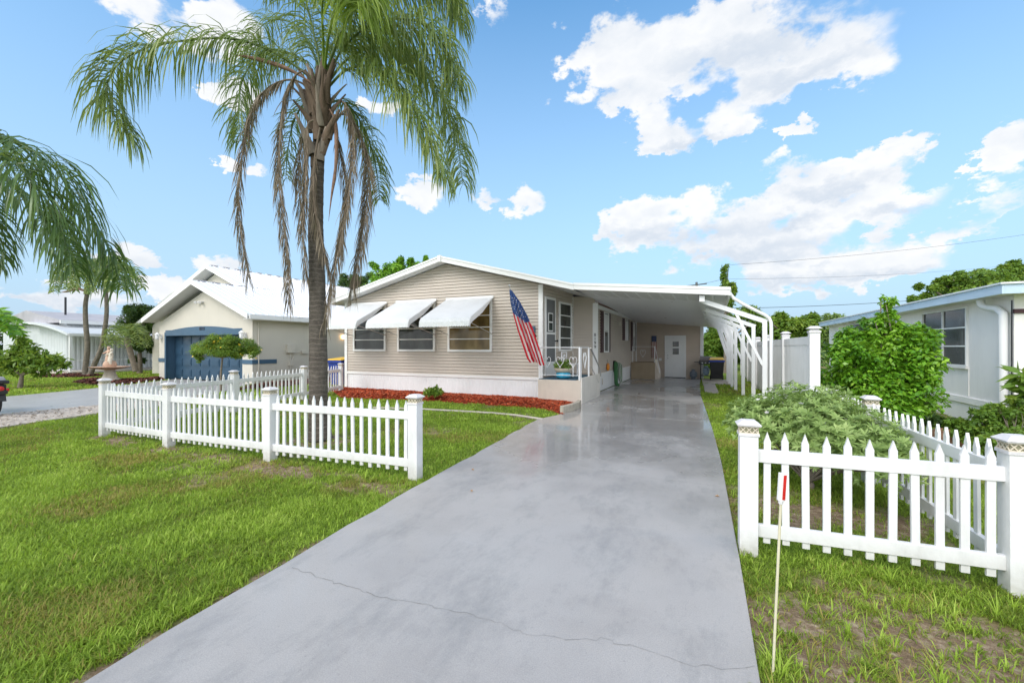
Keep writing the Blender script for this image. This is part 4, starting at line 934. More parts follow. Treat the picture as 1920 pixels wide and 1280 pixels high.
b = MB(); b.box(-34.9,-34.4,17.4,17.9,.45,.5); b.build('seat', BEIGEP, pcq); b = MB(); b.box(-34.95,-34.9,17.4,17.9,.5,1.0); b.build('backrest', BEIGEP, pcq)
for x_ in (-34.87,-34.43):
    for y_ in (17.43,17.87): b = MB(); b.box(x_-.02,x_+.02,y_-.02,y_+.02,.08,.45); b.build('leg', BEIGEP, pcq)
# ================================================================ PICKET FENCES
def mesh_only(b, name, mats):
    o = b.build(name, mats); me = o.data; bpy.data.objects.remove(o); return me
b = MB(); pw, pt_ = .046, .020; q = pw/2
b.prism([(-q,-pt_/2,.055),(q,-pt_/2,.055),(q,-pt_/2,.83),(q*.72,-pt_/2,.845),(0,-pt_/2,.90),(-q*.72,-pt_/2,.845),(-q,-pt_/2,.83)], (0,pt_,0)); PICK = mesh_only(b, 'picket', FENCEW)
b = MB(); b.box(-.062,.062,-.062,.062,-.06,.875); POSTM = mesh_only(b, 'fence_post', FENCEW)
b = MB(); b.box(-.070,.070,-.070,.070,.868,.888,0); b.box(-.058,.058,-.058,.058,.888,.945,2)
for s in (-1, 1):
    for ax in (0, 1):
        for k in range(3):
            for dr in (-1, 1):
                u0 = -.062+.041*k; u1 = u0+.041; z0_, z1_ = (.892,.938) if dr > 0 else (.938,.892)
                a_ = (u0, s*.062, z0_) if ax == 0 else (s*.062, u0, z0_); c_ = (u1, s*.062, z1_) if ax == 0 else (s*.062, u1, z1_)
                b.beam(a_, c_, .006, .006, (0,1,0) if ax == 0 else (1,0,0), 1)
        for z_ in (.890, .940):
            (b.box(-.066,.066,s*.062-.005,s*.062+.005,z_-.004,z_+.004,1) if ax == 0 else b.box(s*.062-.005,s*.062+.005,-.066,.066,z_-.004,z_+.004,1))
b.hexa([(-.078,-.078,.942),(.078,-.078,.942),(.078,.078,.942),(-.078,.078,.942),(-.084,-.084,.954),(.084,-.084,.954),(.084,.084,.954),(-.084,.084,.954)], 0)
b.hexa([(-.084,-.084,.954),(.084,-.084,.954),(.084,.084,.954),(-.084,.084,.954),(-.045,-.045,.985),(.045,-.045,.985),(.045,.045,.985),(-.045,.045,.985)], 0)
CAPM = mesh_only(b, 'post_cap', [CAPW, CREAM, mat('solar_panel_glass', (.25,.24,.16), .4, .2, 30)])
def fence(label, pts, npk, caps=None, ends=(True, True), group='white picket fence runs'):
    t = thing('picket_fence', label, 'fence', (*pts[0], 0), group)
    for i, (x, y) in enumerate(pts):
        if (i == 0 and not ends[0]) or (i == len(pts)-1 and not ends[1]): continue
        an = math.atan2(pts[min(i+1,len(pts)-1)][1]-pts[max(i-1,0)][1], pts[min(i+1,len(pts)-1)][0]-pts[max(i-1,0)][0])
        o = bpy.data.objects.new('fence_post', POSTM); COL.objects.link(o); o.location = (x, y, 0); o.rotation_euler = (random.gauss(0,.006), random.gauss(0,.006), an+random.gauss(0,.02)); adopt(o, t)
        c = bpy.data.objects.new('post_cap', CAPM); COL.objects.link(c); c.parent = o
    for (p, q, n) in zip(pts, pts[1:], npk):
        p, q = Vector((*p, 0)), Vector((*q, 0)); e = (q-p).normalized(); an = math.atan2(e.y, e.x); sag = random.gauss(0, .006)
        for z0_, z1_ in ((.105,.20),(.675,.77)):
            b = MB(); a, c = p+e*.055, q-e*.055; b.beam(a+V(0,0,(z0_+z1_)/2+sag), c+V(0,0,(z0_+z1_)/2-sag), .042, z1_-z0_); b.build('rail', FENCEW, t, bevel=.004)
        for k in range(n):
            r = p + (q-p)*((k+1)/(n+1)) ; o = bpy.data.objects.new('picket', PICK); COL.objects.link(o)
            o.location = (r.x, r.y, random.gauss(0, .005)); o.rotation_euler = (random.gauss(0,.004), random.gauss(0,.007), an); adopt(o, t)
    return t
fence('white picket fence run along the front of the palm lawn', [(-9.84,3.90), (-7.82,3.90), (-5.58,4.02), (-3.18,4.15)], [16, 17, 17])
fence('white picket fence run going back from the lawn corner to the beige house', [(-9.84,3.90), (-10.42,6.56), (-11.02,9.0), (-11.62,11.0)], [18, 16, 13], ends=(False, True))
fence('short white picket fence run facing the street right of the driveway', [(.278,3.77), (1.80,3.84)], [11])
fence('white picket fence run leading back beside the pale flowering shrub', [(1.80,3.84), (1.70,6.24), (1.72,9.15)], [17, 20], ends=(False, False))
b = MB()
# return post of the last run
for x, y in ((1.70, 6.24),):
    pass
# ================================================================ PRIVACY FENCE
pv = thing('privacy_fence', 'tall white vinyl privacy fence with capped posts behind the carport posts', 'fence', (1.72, 9.2, 0))
PY_ = [9.2, 12.3, 15.5, 18.7, 22.7, 27]
for y in PY_:
    b = MB(); b.box(1.72-.078,1.72+.078,y-.078,y+.078,-.05,1.84); o = b.build('fence_post', FENCEW, pv)
    b = MB(); b.box(1.63,1.81,y-.09,y+.09,1.80,1.835); b.box(1.655,1.785,y-.065,y+.065,1.835,1.875); b.hexa([(1.61,y-.11,1.875),(1.83,y-.11,1.875),(1.83,y+.11,1.875),(1.61,y+.11,1.875),(1.67,y-.05,1.92),(1.77,y-.05,1.92),(1.77,y+.05,1.92),(1.67,y+.05,1.92)]); b.build('post_cap', CAPW, o)
for a_, c_ in zip(PY_, PY_[1:]):
    w_ = Wall((1.695, c_-.08), (1.695, a_+.08)); b = MB(); ribbed(w_, b, 0, w_.L, .08, 1.62, .15, .010, .012); b.box(1.70,1.73,a_+.08,c_-.08,.08,1.62); b.build('panel', FENCEW, pv)
    for z0_, z1_ in ((.02,.14),(1.58,1.74)): b = MB(); b.box(1.675,1.765,a_+.078,c_-.078,z0_,z1_); b.build('rail', FENCEW, pv, bevel=.004)
# ================================================================ PALMS
def cr(pts, n):
    pts = [Vector(p) for p in pts]; P_ = [pts[0]*2-pts[1]] + pts + [pts[-1]*2-pts[-2]]; out = []
    m = len(pts)-1
    for i in range(n+1):
        x = i/n*m; k = min(int(x), m-1); t = x-k; a, b_, c, d = P_[k:k+4]
        out.append(.5*((2*b_) + (c-a)*t + (2*a-5*b_+4*c-d)*t*t + (3*b_-a-3*c+d)*t**3))
    return out
def frond(name, parent, ctrl, L, n, W, ml, mr=None, droop=.6, out=.9, t0=.14, r0=.022, tip=.45, plum=.35, fwd=.45, seg=4, rndc=.5, down=0):
    sp_ = cr(ctrl, 40); b = MB()
    rad = [r0*(1-.85*i/40)+.002 for i in range(41)]; b.tube(sp_[::2], rad[::2], 6)
    nb = len(b.v); vs = list(b.v); qs = [f for f in b.f if len(f) == 4]; rs = [.25 if down == 0 else .35]*nb
    for i in range(n):
        for side in (-1, 1):
            t = t0+(1-t0)*(i+random.random()*.9)/n; x = t*40; k = min(int(x), 39); p = sp_[k].lerp(sp_[k+1], x-k)
            T = (sp_[k+1]-sp_[k]).normalized(); S = T.cross(Vector((0,0,1)))
            if S.length < .25: S = (S + T.cross(Vector((.3,-1,.2)))*.6)
            S.normalize(); U = S.cross(T).normalized()
            prof = min(1, .55+1.6*(t-t0))*(1-(1-tip)*max(0, (t-.55)/.45)**1.4); l = L*prof*random.uniform(.75, 1.12)
            D = (S*side*out*random.uniform(.6,1.2) + T*fwd*random.uniform(.5,1.4) + U*random.gauss(.05, plum) + Vector((0,0,-down))).normalized()
            w = W*random.uniform(.75,1.2); q = p.copy(); path = [q.copy()]
            g = droop*random.uniform(.7, 1.4)
            for j in range(seg):
                q = q + D*l/seg; path.append(q.copy()); D = (D + Vector((random.gauss(0,.05),random.gauss(0,.05),-g))).normalized()
            wv = T*.8 + Vector((random.gauss(0,.4),random.gauss(0,.4),random.gauss(0,.3)))
            i0 = len(vs); prf = [.45, 1, .95, .65, .08] if seg == 4 else [.5, 1, .7, .08]
            for j, q in enumerate(path):
                dd = (path[min(j+1,seg)]-path[max(j-1,0)]).normalized(); ww = (wv-dd*wv.dot(dd))
                if ww.length < .05: ww = S
                ww = ww.normalized()*w*.5*prf[j]; vs.append(q-ww); vs.append(q+ww)
            for j in range(seg): qs.append((i0+2*j, i0+2*j+1, i0+2*j+3, i0+2*j+2))
            c = min(1, max(0, random.gauss(rndc, .2))); rs += [c]*(2*(seg+1))
    return np_mesh(name, [tuple(v) for v in vs], qs, ml, parent, attrs={'rnd': rs})
def trunkmat(name, c, ring=24):
    n = N(name); f = n.noise(7, 6, .7); base = n.ramp(f, [(.3, tuple(x*.6 for x in c)), (.55, c), (.8, tuple(min(1,x*1.7) for x in c))])
    wv = n.new('ShaderNodeTexWave'); wv.bands_direction = 'Z'; wv.inputs['Scale'].default_value = ring/6; wv.inputs['Distortion'].default_value = 3.5; wv.inputs['Detail'].default_value = 3; wv.inputs['Detail Scale'].default_value = 2
    n.link(n.coords(), wv.inputs['Vector']); rg = n.rng(wv.outputs['Fac'], .84, .99, 0, .42)
    n.set(color=n.mix(rg, base, tuple(min(1, x*2.1) for x in c)+(1,)), rough=.95, spec=.15); n.bump(n.noise(22, 6, .75, stretch=(1,1,2.2)), 1.0, .04); return n.m
TRK = trunkmat('palm_trunk', (.15,.13,.11)); TRK2 = trunkmat('grey_palm_trunk', (.20,.175,.14), 40)
BOOT = mat('dry_leaf_base', (.115,.08,.055), .9, .45, 9, .5, .8, 30, stretch=(1,1,.3)); BOOTG = mat('pale_leaf_base', (.21,.175,.14), .9, .35, 9, .4, .7, 30, stretch=(1,1,.3)); PETI = mat('green_petiole', (.17,.20,.05), .6, .3, 6, .1, .2)
qp = thing('queen_palm', 'tall queen palm with drooping green fronds and brown dead skirt on the front lawn', 'palm tree', (-6.04, 5.24, 0))
D0 = 7.29
def K(px, py, dd=0): return P(px, py, D0+dd)
pts = [(600,822),(599,805),(597,780),(597,700),(596,600),(594,500),(592,430),(594,350),(597,290),(600,240)]
rr_ = [.21,.178,.155,.146,.138,.126,.12,.108,.098,.095]
b = MB(); cc = cr([K(*p) for p in pts], 150); R_ = []
for i in range(151):
    x = i/150*(len(pts)-1); k = min(int(x), len(pts)-2); r = rr_[k]*(1-(x-k))+rr_[k+1]*(x-k); R_.append(r*(1+.028*((i % 5) == 0)) + random.uniform(-.0025,.0025))
b.tube(cc, R_, 22); b.build('trunk', TRK, qp, smooth=True)
# crown shaft and old leaf bases
b = MB(); b.tube(cr([K(600,250), K(603,200), K(606,150), K(607,105)], 12), [.11,.14,.16,.165,.16,.15,.13,.115,.10,.085,.07,.05,.03], 14); b.build('crownshaft', BOOT, qp, smooth=True)
def boot(px, py, dx, dz, l, w, dd=0, m=BOOT, name='leaf_base'):
    p = K(px, py, dd); a = Vector((CT*dx, ST*dx, dz)).normalized(); a = (a + Vector((ST,-CT,0))*random.uniform(-.1,.5)).normalized(); pts = []; q = p
    for k in range(6): pts.append(q); q = q + a*l/5; a = (a + Vector((CT*dx,ST*dx,0))*.16 + V(0,0,.05)).normalized()
    b = MB(); S = a.cross(Vector((-ST, CT, 0))).normalized()
    base = len(b.v); k = len(pts); ws = [1, .8, .6, .42, .3, .22]
    n_ = 8
    for i, c in enumerate(pts):
        t = (pts[min(i+1,k-1)]-pts[max(i-1,0)]).normalized(); s_ = t.cross(Vector((-ST,CT,0))).normalized(); u_ = s_.cross(t)
        for j in range(n_):
            an = 2*math.pi*j/n_; b.v.append(tuple(c + s_*math.cos(an)*w*ws[i]*.5 + u_*math.sin(an)*w*.26*ws[i]))
    for i in range(k-1):
        for j in range(n_): b.f.append((base+i*n_+j, base+i*n_+(j+1)%n_, base+(i+1)*n_+(j+1)%n_, base+(i+1)*n_+j)); b.m.append(0)
    b.f.append(tuple(base+(k-1)*n_+j for j in range(n_))); b.m.append(0)
    b.build(name, m, qp, smooth=True)
for (px, py, dx, dz, l, w, dd, m) in [(586,290,-.35,1,.75,.20,-.10,BOOTG),(606,268,.5,1,.50,.17,-.10,BOOT),(596,262,-.1,1,.55,.17,-.12,BOOT),(612,250,.7,1,.55,.14,-.06,BOOTG),(590,240,-.6,1,.50,.14,-.06,BOOT),
        (601,236,.05,1,.6,.14,-.12,BOOTG),(612,225,.6,1,.55,.12,-.03,BOOT),(592,215,-.7,1,.6,.11,-.04,BOOT),(603,205,.15,1,.6,.12,-.10,BOOT),(614,200,.8,1,.5,.10,0,BOOTG),(596,190,-.5,1,.6,.10,-.08,BOOT),(610,185,.4,1,.6,.10,-.08,BOOT),
        (598,300,.25,1,.55,.20,-.08,BOOTG),(590,312,-.15,1,.5,.15,-.08,BOOT)] + [(600+random.uniform(-14,14), random.uniform(175,290), s_*random.uniform(.02,.5), 1, random.uniform(.4,.75), random.uniform(.12,.22), random.uniform(-.14,.08), random.choice((BOOT,BOOTG,BOOT))) for s_ in (-1,1)*11]: boot(px, py, dx, dz, l, w, dd, m)
def qf(pts, **k):
    c = [K(*p) for p in pts]; return c
GREEN = [
 ([(604,165,0),(560,128,-.1),(500,92,-.2),(430,72,-.3),(350,76,-.35),(275,90,-.4),(222,120,-.4),(200,165,-.4),(214,215,-.4),(244,258,-.4)], .80, 150, dict(droop=.95, out=.45, plum=.3, rndc=.45, tip=.55)),
 ([(602,160,0),(565,112,.4),(520,96,.7),(480,112,.9),(455,150,1.0),(447,205,1.0),(452,265,1.0)], .70, 110, dict(droop=.7, out=.6, rndc=.3, tip=.6)),
 ([(604,150,0),(595,95,.1),(582,35,.2),(566,-25,.3),(545,-70,.3),(515,-75,.3),(500,-30,.3)], .85, 110, dict(droop=.8, out=.7, rndc=.35)),
 ([(608,140,0),(616,70,-.3),(634,5,-.8),(655,-40,-1.1),(672,-30,-1.35),(668,20,-1.45)], .95, 100, dict(droop=.75, out=.6, rndc=.6, young=1, t0=.38)),
 ([(607,140,0),(606,80,-.2),(604,20,-.5),(606,-40,-.8),(612,-60,-1.0),(618,-20,-1.2)], .9, 90, dict(droop=.8, out=.6, rndc=.5, young=1, t0=.42)),
 ([(610,150,0),(636,70,.1),(676,0,.2),(730,-45,.3),(790,-50,.3),(840,-15,.3),(862,50,.3)], .85, 140, dict(droop=.85, out=.6, rndc=.35)),
 ([(611,155,0),(640,95,-.2),(690,50,-.4),(745,35,-.5),(800,50,-.6),(840,100,-.6),(858,160,-.6)], .85, 140, dict(droop=.9, out=.6, rndc=.4)),
 ([(612,160,0),(650,112,.1),(700,90,.2),(755,98,.3),(800,135,.3),(834,195,.3),(856,265,.3),(868,345,.3)], .85, 150, dict(droop=.85, out=.6, rndc=.5)),
 ([(612,168,0),(648,132,-.3),(692,125,-.6),(735,150,-.8),(770,195,-.9),(806,265,-.95),(836,335,-.95)], .70, 130, dict(droop=.8, out=.6, rndc=.6)),
 ([(612,195,.1),(640,190,.5),(668,215,.8),(692,265,.9),(706,320,.9),(712,375,.9)], .55, 90, dict(droop=.6, out=.7, rndc=.35)),
 ([(600,185,.1),(575,190,.6),(552,225,.8),(540,280,.9),(536,335,.9)], .42, 45, dict(droop=.5, out=.7, rndc=.1)),
 ([(608,150,0),(625,100,.5),(660,60,1.2),(710,55,1.7),(760,85,2.0),(795,140,2.1)], .8, 90, dict(droop=.8, out=.7, rndc=.25)),
 ([(603,150,0),(585,95,.5),(550,45,1.1),(505,40,1.5),(470,70,1.8)], .7, 60, dict(droop=.8, out=.7, rndc=.25)),
 ([(609,145,0),(640,60,-.1),(690,-20,-.2),(760,-60,-.3),(830,-40,-.3),(870,20,-.3)], .8, 110, dict(droop=.85, out=.6, rndc=.45)),
]
for c, L, n_, kw in GREEN:
    ml = L_PALMY if kw.pop('young', 0) else L_PALM
    frond('frond', qp, [K(*p) for p in c], L*1.25, int(n_*1.5), .021, ml, **kw)
DEAD = [
 ([(598,190,-.1),(560,152,-.2),(520,155,-.3),(488,180,-.35),(468,225,-.35),(455,285,-.35),(447,350,-.35),(450,430,-.35),(466,520,-.35)], .30, 150, .35),
 ([(600,185,-.1),(572,135,-.3),(548,150,-.35),(532,195,-.35),(524,260,-.35),(522,330,-.35),(530,410,-.35),(537,480,-.35),(542,570,-.35)], .28, 160, .35),
 ([(592,225,-.15),(577,235,-.2),(574,290,-.25),(572,360,-.25),(568,430,-.25),(574,520,-.25)], .26, 90, .3),
 ([(600,240,-.15),(590,300,-.22),(588,370,-.25),(600,440,-.3),(618,510,-.3)], .25, 90, .35),
 ([(610,215,0),(640,190,.0),(655,215,-.1),(662,280,-.15),(655,350,-.2),(642,430,-.2),(628,500,-.2),(610,600,-.2)], .32, 150, .35),
 ([(612,225,0),(650,215,.1),(676,255,0),(690,320,0),(686,390,0),(676,460,0),(662,540,0)], .36, 150, .45),
 ([(612,235,0),(628,245,.2),(640,300,.2),(650,360,.2),(642,420,.2),(636,480,.2)], .3, 80, .4),
 ([(598,235,0),(575,240,.2),(562,290,.2),(560,350,.2),(566,420,.2)], .3, 60, .4),
]
for c, L, n_, o_ in DEAD: frond('dead_frond', qp, [K(*p) for p in c], L*1.55, int(n_*1.5), .012, L_DEAD, droop=.45, out=o_*1.3, t0=.2, r0=.016, plum=.2, fwd=.9, tip=.8, rndc=.5, down=.6)
b = MB(); c = cr([K(618,205,-.1), K(628,225,-.1), K(631,265,-.1), K(629,320,-.1), K(622,365,-.1), K(616,415,-.1)], 12); b.tube(c, [.012,.014,.02,.03,.036,.036,.03,.026,.03,.022,.014,.008,.002], 8); b.build('spathe', mat('dry_spathe', (.22,.13,.09), .8, .4, 12, .2, .5), qp, smooth=True)
b = MB(); c = cr([K(596,165,-.1), K(560,140,-.15), K(520,122,-.2), K(470,108,-.2), K(440,104,-.2)], 10); b.tube(c, [.012,.014,.018,.026,.034,.036,.034,.03,.022,.012,.003], 8); b.build('spathe', MATS['dry_spathe'], qp, smooth=True)
# ---- palm whose fronds reach in from the left
l2 = P(-150, 800, 6.2); lp = thing('arching_palm', 'dark green palm whose long frond arches in from the left edge', 'palm tree', (l2.x, l2.y, 0))
def K2(px, py, dd=0): return P(px, py, 6.2+dd)
b = MB(); b.tube([(l2.x,l2.y,-.1),(l2.x,l2.y,.6),(l2.x+.03,l2.y,2.0),(l2.x+.02,l2.y,3.4),(l2.x,l2.y,3.9)], [.2,.15,.13,.11,.08], 16); b.build('trunk', TRK2, lp, smooth=True)
for c, L, n_, kw in [
 ([(-150,350,0),(-90,278,0),(-30,255,0),(30,268,0),(85,300,0),(130,350,.1),(168,410,.2),(205,470,.3),(226,535,.4)], .85, 84, dict(droop=.75, out=.95, rndc=.35, plum=.3)),
 ([(-150,350,0),(-100,290,-.3),(-40,275,-.5),(20,300,-.6),(65,345,-.6),(100,400,-.5),(125,460,-.5),(140,510,-.5)], .72, 75, dict(droop=.9, out=.7, rndc=.25, plum=.3)),
 ([(-150,350,0),(-110,310,.4),(-60,300,.7),(0,330,.9),(60,385,1.0),(110,440,1.1),(150,490,1.2)], .8, 70, dict(droop=.8, out=.8, rndc=.3, plum=.3)),
 ([(-150,355,0),(-120,340,-.2),(-70,350,-.3),(-30,395,-.3),(-10,450,-.3),(0,500,-.3)], .55, 55, dict(droop=.8, out=.7, rndc=.3)),
 ([(-150,350,0),(-200,280,.1),(-280,270,.2),(-350,320,.2),(-390,400,.2)], .8, 60, dict(droop=.8, out=.8, rndc=.4)),
 ([(-150,350,0),(-160,270,-.4),(-180,220,-.9),(-190,260,-1.3)], .7, 50, dict(droop=.8, out=.8, rndc=.4)),
 ([(-150,350,0),(-130,270,.5),(-90,230,1.1),(-70,260,1.7),(-60,330,2.0)], .7, 50, dict(droop=.8, out=.8, rndc=.4))]:
    frond('frond', lp, [K2(*p) for p in c], L*1.25, int(n_*1.7), .025, L_PALMD, t0=.2, r0=.02, **kw)
# ---- twin trunk palm
g0 = G(163, 704); tp = thing('twin_palm', 'two grey palm trunks leaning apart from one foot on the far lawn', 'palm tree', tuple(g0))
def K3(px, py, dd=0): return P(px, py, 23+dd)
b = MB(); b.tube(cr([K3(160,706), K3(160,690), K3(164,650), K3(161,610), K3(160,575), K3(163,552)], 16), [.20]+[.13-.0025*i for i in range(16)], 12); b.build('trunk', TRK2, tp, smooth=True)
b = MB(); b.tube(cr([K3(168,705), K3(176,685), K3(189,655), K3(196,620), K3(200,585), K3(199,548)], 16), [.19]+[.125-.0025*i for i in range(16)], 12); b.build('trunk', TRK2, tp, smooth=True)
for q in ((163,552),(199,548)):
    b = MB(); b.tube([K3(*q), K3(q[0]+1, q[1]-18), K3(q[0]+1, q[1]-32)], [.14,.12,.05], 10); b.build('crownshaft', PETI, tp, smooth=True)
    for k in range(11):
        a = 2*math.pi*k/11+q[0]; R2 = random.uniform(58, 74); dx = math.cos(a)*R2; dd = math.sin(a)*R2*.029; hh_ = random.uniform(20, 52)
        x0, y0_ = q[0]+1, q[1]-28
        c = [K3(x0,y0_), K3(x0+dx*.3, y0_-hh_*.6, dd*.3), K3(x0+dx*.65, y0_-hh_*.75, dd*.65), K3(x0+dx*.92, y0_-hh_*.2, dd*.92), K3(x0+dx*1.08, y0_+22, dd*1.05)]
        frond('frond', tp, c, .62, 34, .075, L_PALM, droop=.5, out=.9, t0=.12, r0=.03, seg=3, rndc=random.uniform(.3,.65))
b = MB(); b.tube(cr([K3(163,547), K3(145,541), K3(128,546), K3(114,548)], 8), [.06,.06,.07,.08,.07,.06,.05,.03,.01], 8); b.build('dead_frond_base', MATS['dry_spathe'], tp, smooth=True)
# ---- small date palm
g0 = G(252, 694); sp2 = thing('date_palm', 'small date palm with fine arching fronds beside the far porch', 'palm tree', tuple(g0))
def K4(px, py, dd=0): return P(px, py, 22.5+dd)
b = MB(); b.tube(cr([K4(255,696), K4(248,672), K4(241,648), K4(238,632)], 8), .13, 10); b.build('trunk', BARK, sp2, smooth=True)
for k in range(13):
    a = 2*math.pi*k/13; R2 = random.uniform(34, 46); dx, dd = math.cos(a)*R2, math.sin(a)*R2*.032; h_ = random.uniform(10, 24)
    frond('frond', sp2, [K4(238,632), K4(238+dx*.4, 632-h_, dd*.4), K4(238+dx*.8, 632-h_*.6, dd*.8), K4(238+dx, 650, dd)], .42, 26, .05, L_PALM, droop=.3, out=.9, t0=.1, r0=.025, seg=3, rndc=random.uniform(.3,.8))
# ================================================================ BROADLEAF PLANTS
def leafcloud(blobs, n, size, asp=.5, sub=9, fill=.5, updip=.5, jitter=.35, subr=.38):
    """blobs (x,y,z,rx,ry,rz). leaves gather in sub-clumps near each blob's skin"""
    bl = np.array(blobs, float); wgt = (bl[:,3]*bl[:,4]*bl[:,5])**(2/3); wgt /= wgt.sum()
    cs, rs = [], []
    for q, w_ in zip(bl, wgt):
        k = max(4, int(sub*len(bl)*w_)); d = RNG.normal(size=(k,3)); d /= np.linalg.norm(d, axis=1)[:,None]
        rad = RNG.uniform(fill, 1.0, k)[:,None]; c = q[:3] + d*rad*q[3:6]*.82; c[:,2] = np.maximum(c[:,2], .02); cs.append(c); rs.append(np.repeat([q[3:6]*subr], k, 0)*RNG.uniform(.6, 1.25, (k,1)))
    cs, rs = np.concatenate(cs), np.concatenate(rs); tint = RNG.normal(0, .14, len(cs))
    j = RNG.integers(0, len(cs), n); d = RNG.normal(size=(n,3)); d /= np.linalg.norm(d, axis=1)[:,None]
    p = cs[j] + d*rs[j]*RNG.uniform(.35, 1.0, (n,1))**.6; p[:,2] = np.maximum(p[:,2], -.02)
    nrm = d*.55 + np.array([0,0,updip]) + RNG.normal(0, jitter, (n,3)); nrm /= np.linalg.norm(nrm, axis=1)[:,None]
    a = RNG.normal(size=(n,3)) + d*.8 + np.array([0,0,-.25]); a -= nrm*(a*nrm).sum(1)[:,None]; a /= np.linalg.norm(a, axis=1)[:,None]; b_ = np.cross(nrm, a)
    L = (size*RNG.uniform(.6, 1.3, n))[:,None]; W = L*asp*.5
    v = np.stack([p, p+a*L*.45+b_*W+nrm*L*.05, p+a*L-nrm*L*.10, p+a*L*.45-b_*W+nrm*L*.05], 1)
    r = np.clip(.5 + tint[j] + RNG.normal(0, .16, n), 0, 1)
    return v, r
def crown(name, parent, m, *a, **k):
    v, r = leafcloud(*a, **k); n = len(v); return np_mesh(name, v.reshape(-1,3), np.arange(n*4).reshape(-1,4), m, parent, attrs={'rnd': np.repeat(r, 4)})
def limbs(parent, base, blobs, r0, name='trunk', m=BARK, fork=.45, extra=2):
    b = MB(); base = Vector(base); cx = sum((Vector(q[:3]) for q in blobs), Vector())/len(blobs); fk = base.lerp(cx, fork); fk.x = base.x*.6+fk.x*.4; fk.y = base.y*.6+fk.y*.4
    b.tube(cr([base-V(0,0,.05), base.lerp(fk,.5)+V(random.gauss(0,.03),random.gauss(0,.03),0), fk], 8), [r0*(1.25-.06*i) for i in range(9)], 9)
    for q in blobs:
        for e in range(extra):
            t = Vector(q[:3]) + Vector((random.uniform(-.5,.5)*q[3], random.uniform(-.5,.5)*q[4], random.uniform(-.4,.4)*q[5]))
            mid = fk.lerp(t, .5)+V(random.gauss(0,.05),random.gauss(0,.05),.08*(t-fk).length); b.tube(cr([fk-V(0,0,.02), mid, t], 6), [r0*.6*(1-.13*i) for i in range(7)], 6)
    return b.build(name, m, parent, smooth=True)
def bl(px, py, rx, ry, d, rz=None):
    """blob centred on a photo point at depth d with radii given in photo pixels"""
    c = P(px, py, d); k = d/FP; return (c.x, c.y, c.z, rx*k, (rz or rx)*k, ry*k)
def tree(name, label, cat, base, blobs, n, size, m, r0=.12, group=None, **k):
    t = thing(name, label, cat, tuple(base), group); limbs(t, base, blobs, r0, fork=.8 if name == 'flowering_tree' else .45); crown('crown', t, m, blobs, n, size, **k); return t
def gnd(px, d): p = P(px, 650, d); return V(p.x, p.y, -.03)
def shrub(name, label, cat, base, blobs, n, size, m, r0=.03, group=None, **k):
    t = thing(name, label, cat, tuple(base), group); limbs(t, base, blobs, r0, 'stem', extra=3, fork=.25); crown('foliage', t, m, blobs, n, size, **k); return t
TG = 'trees behind the houses'
tree('leafy_tree', 'dark olive tree behind the ridge left of the bright green one', 'tree', gnd(665,33), [bl(655,530,28,34,33),bl(690,525,28,22,33),bl(640,560,26,24,33)], 9000, .20, L_DARK, .2, TG)
tree('leafy_tree', 'bright green tree with upright sprigs above the beige roof', 'tree', gnd(745,30), [bl(715,522,24,18,30),bl(730,505,16,14,30),bl(745,504,20,20,30),bl(749,494,9,12,30),bl(752,485,4,7,30),bl(775,502,16,16,30),bl(770,491,6,9,30),bl(793,497,5,9,30),bl(799,486,3,9,30),bl(735,540,50,24,30),bl(788,510,14,16,30),bl(703,498,10,6,30)], 13000, .20, L_BRIGHT, .2, TG, subr=.5, fill=.2)
tree('vine_covered_pole', 'narrow vine wrapped pole rising above the carport roof corner', 'pole', gnd(1361,26), [bl(1361,507,8,14,26),bl(1361,525,10,14,26),bl(1362,545,12,14,26),bl(1364,570,14,18,26),bl(1362,600,14,24,26),bl(1371,540,9,18,26)], 5500, .15, L_MID, .12, None, subr=.5)
tree('leafy_tree', 'yellow green trees filling the gap behind the carport posts', 'tree', gnd(1350,30), [bl(1325,660,40,40,30),bl(1370,640,45,45,30),bl(1400,600,35,32,30),bl(1335,620,30,32,30),bl(1425,640,35,42,30),bl(1372,590,28,22,30)], 22000, .26, L_MID, .2, TG)
tree('leafy_tree', 'round yellow green tree behind the tall white fence', 'tree', gnd(1490,26), [bl(1490,605,44,32,26),bl(1460,615,28,28,26),bl(1522,612,26,28,26),bl(1488,640,52,30,26)], 16000, .24, L_MID, .2, TG)
tree('leafy_tree', 'small pale tree between the round tree and the white house', 'tree', gnd(1572,28), [bl(1565,600,18,18,28),bl(1580,610,20,20,28),bl(1555,620,24,24,28),bl(1600,630,22,28,28)], 7000, .20, L_PALE, .15, TG)
tree('leafy_tree', 'wide spreading tree rising behind the pale blue fascia', 'tree', gnd(1840,22), [bl(1740,545,22,22,22),bl(1775,528,26,22,22),bl(1820,520,32,24,22),bl(1868,508,30,22,22),bl(1910,505,32,24,22),bl(1960,510,40,30,22),bl(1850,540,80,30,22),bl(1725,560,20,14,22)], 22000, .19, L_MID, .2, TG, subr=.3)
tree('leafy_tree', 'dark bushy tree squeezed between the white home and the cream garage', 'tree', gnd(262,25.5), [bl(262,585,24,20,25.5),bl(282,600,22,26,25.5),bl(255,615,26,26,25.5),bl(282,640,20,26,25.5),bl(240,578,10,6,25.5),bl(278,575,16,12,25.5),bl(262,640,20,20,25.5),bl(255,672,12,10,25.5)], 15000, .16, L_DARK, .12, TG)
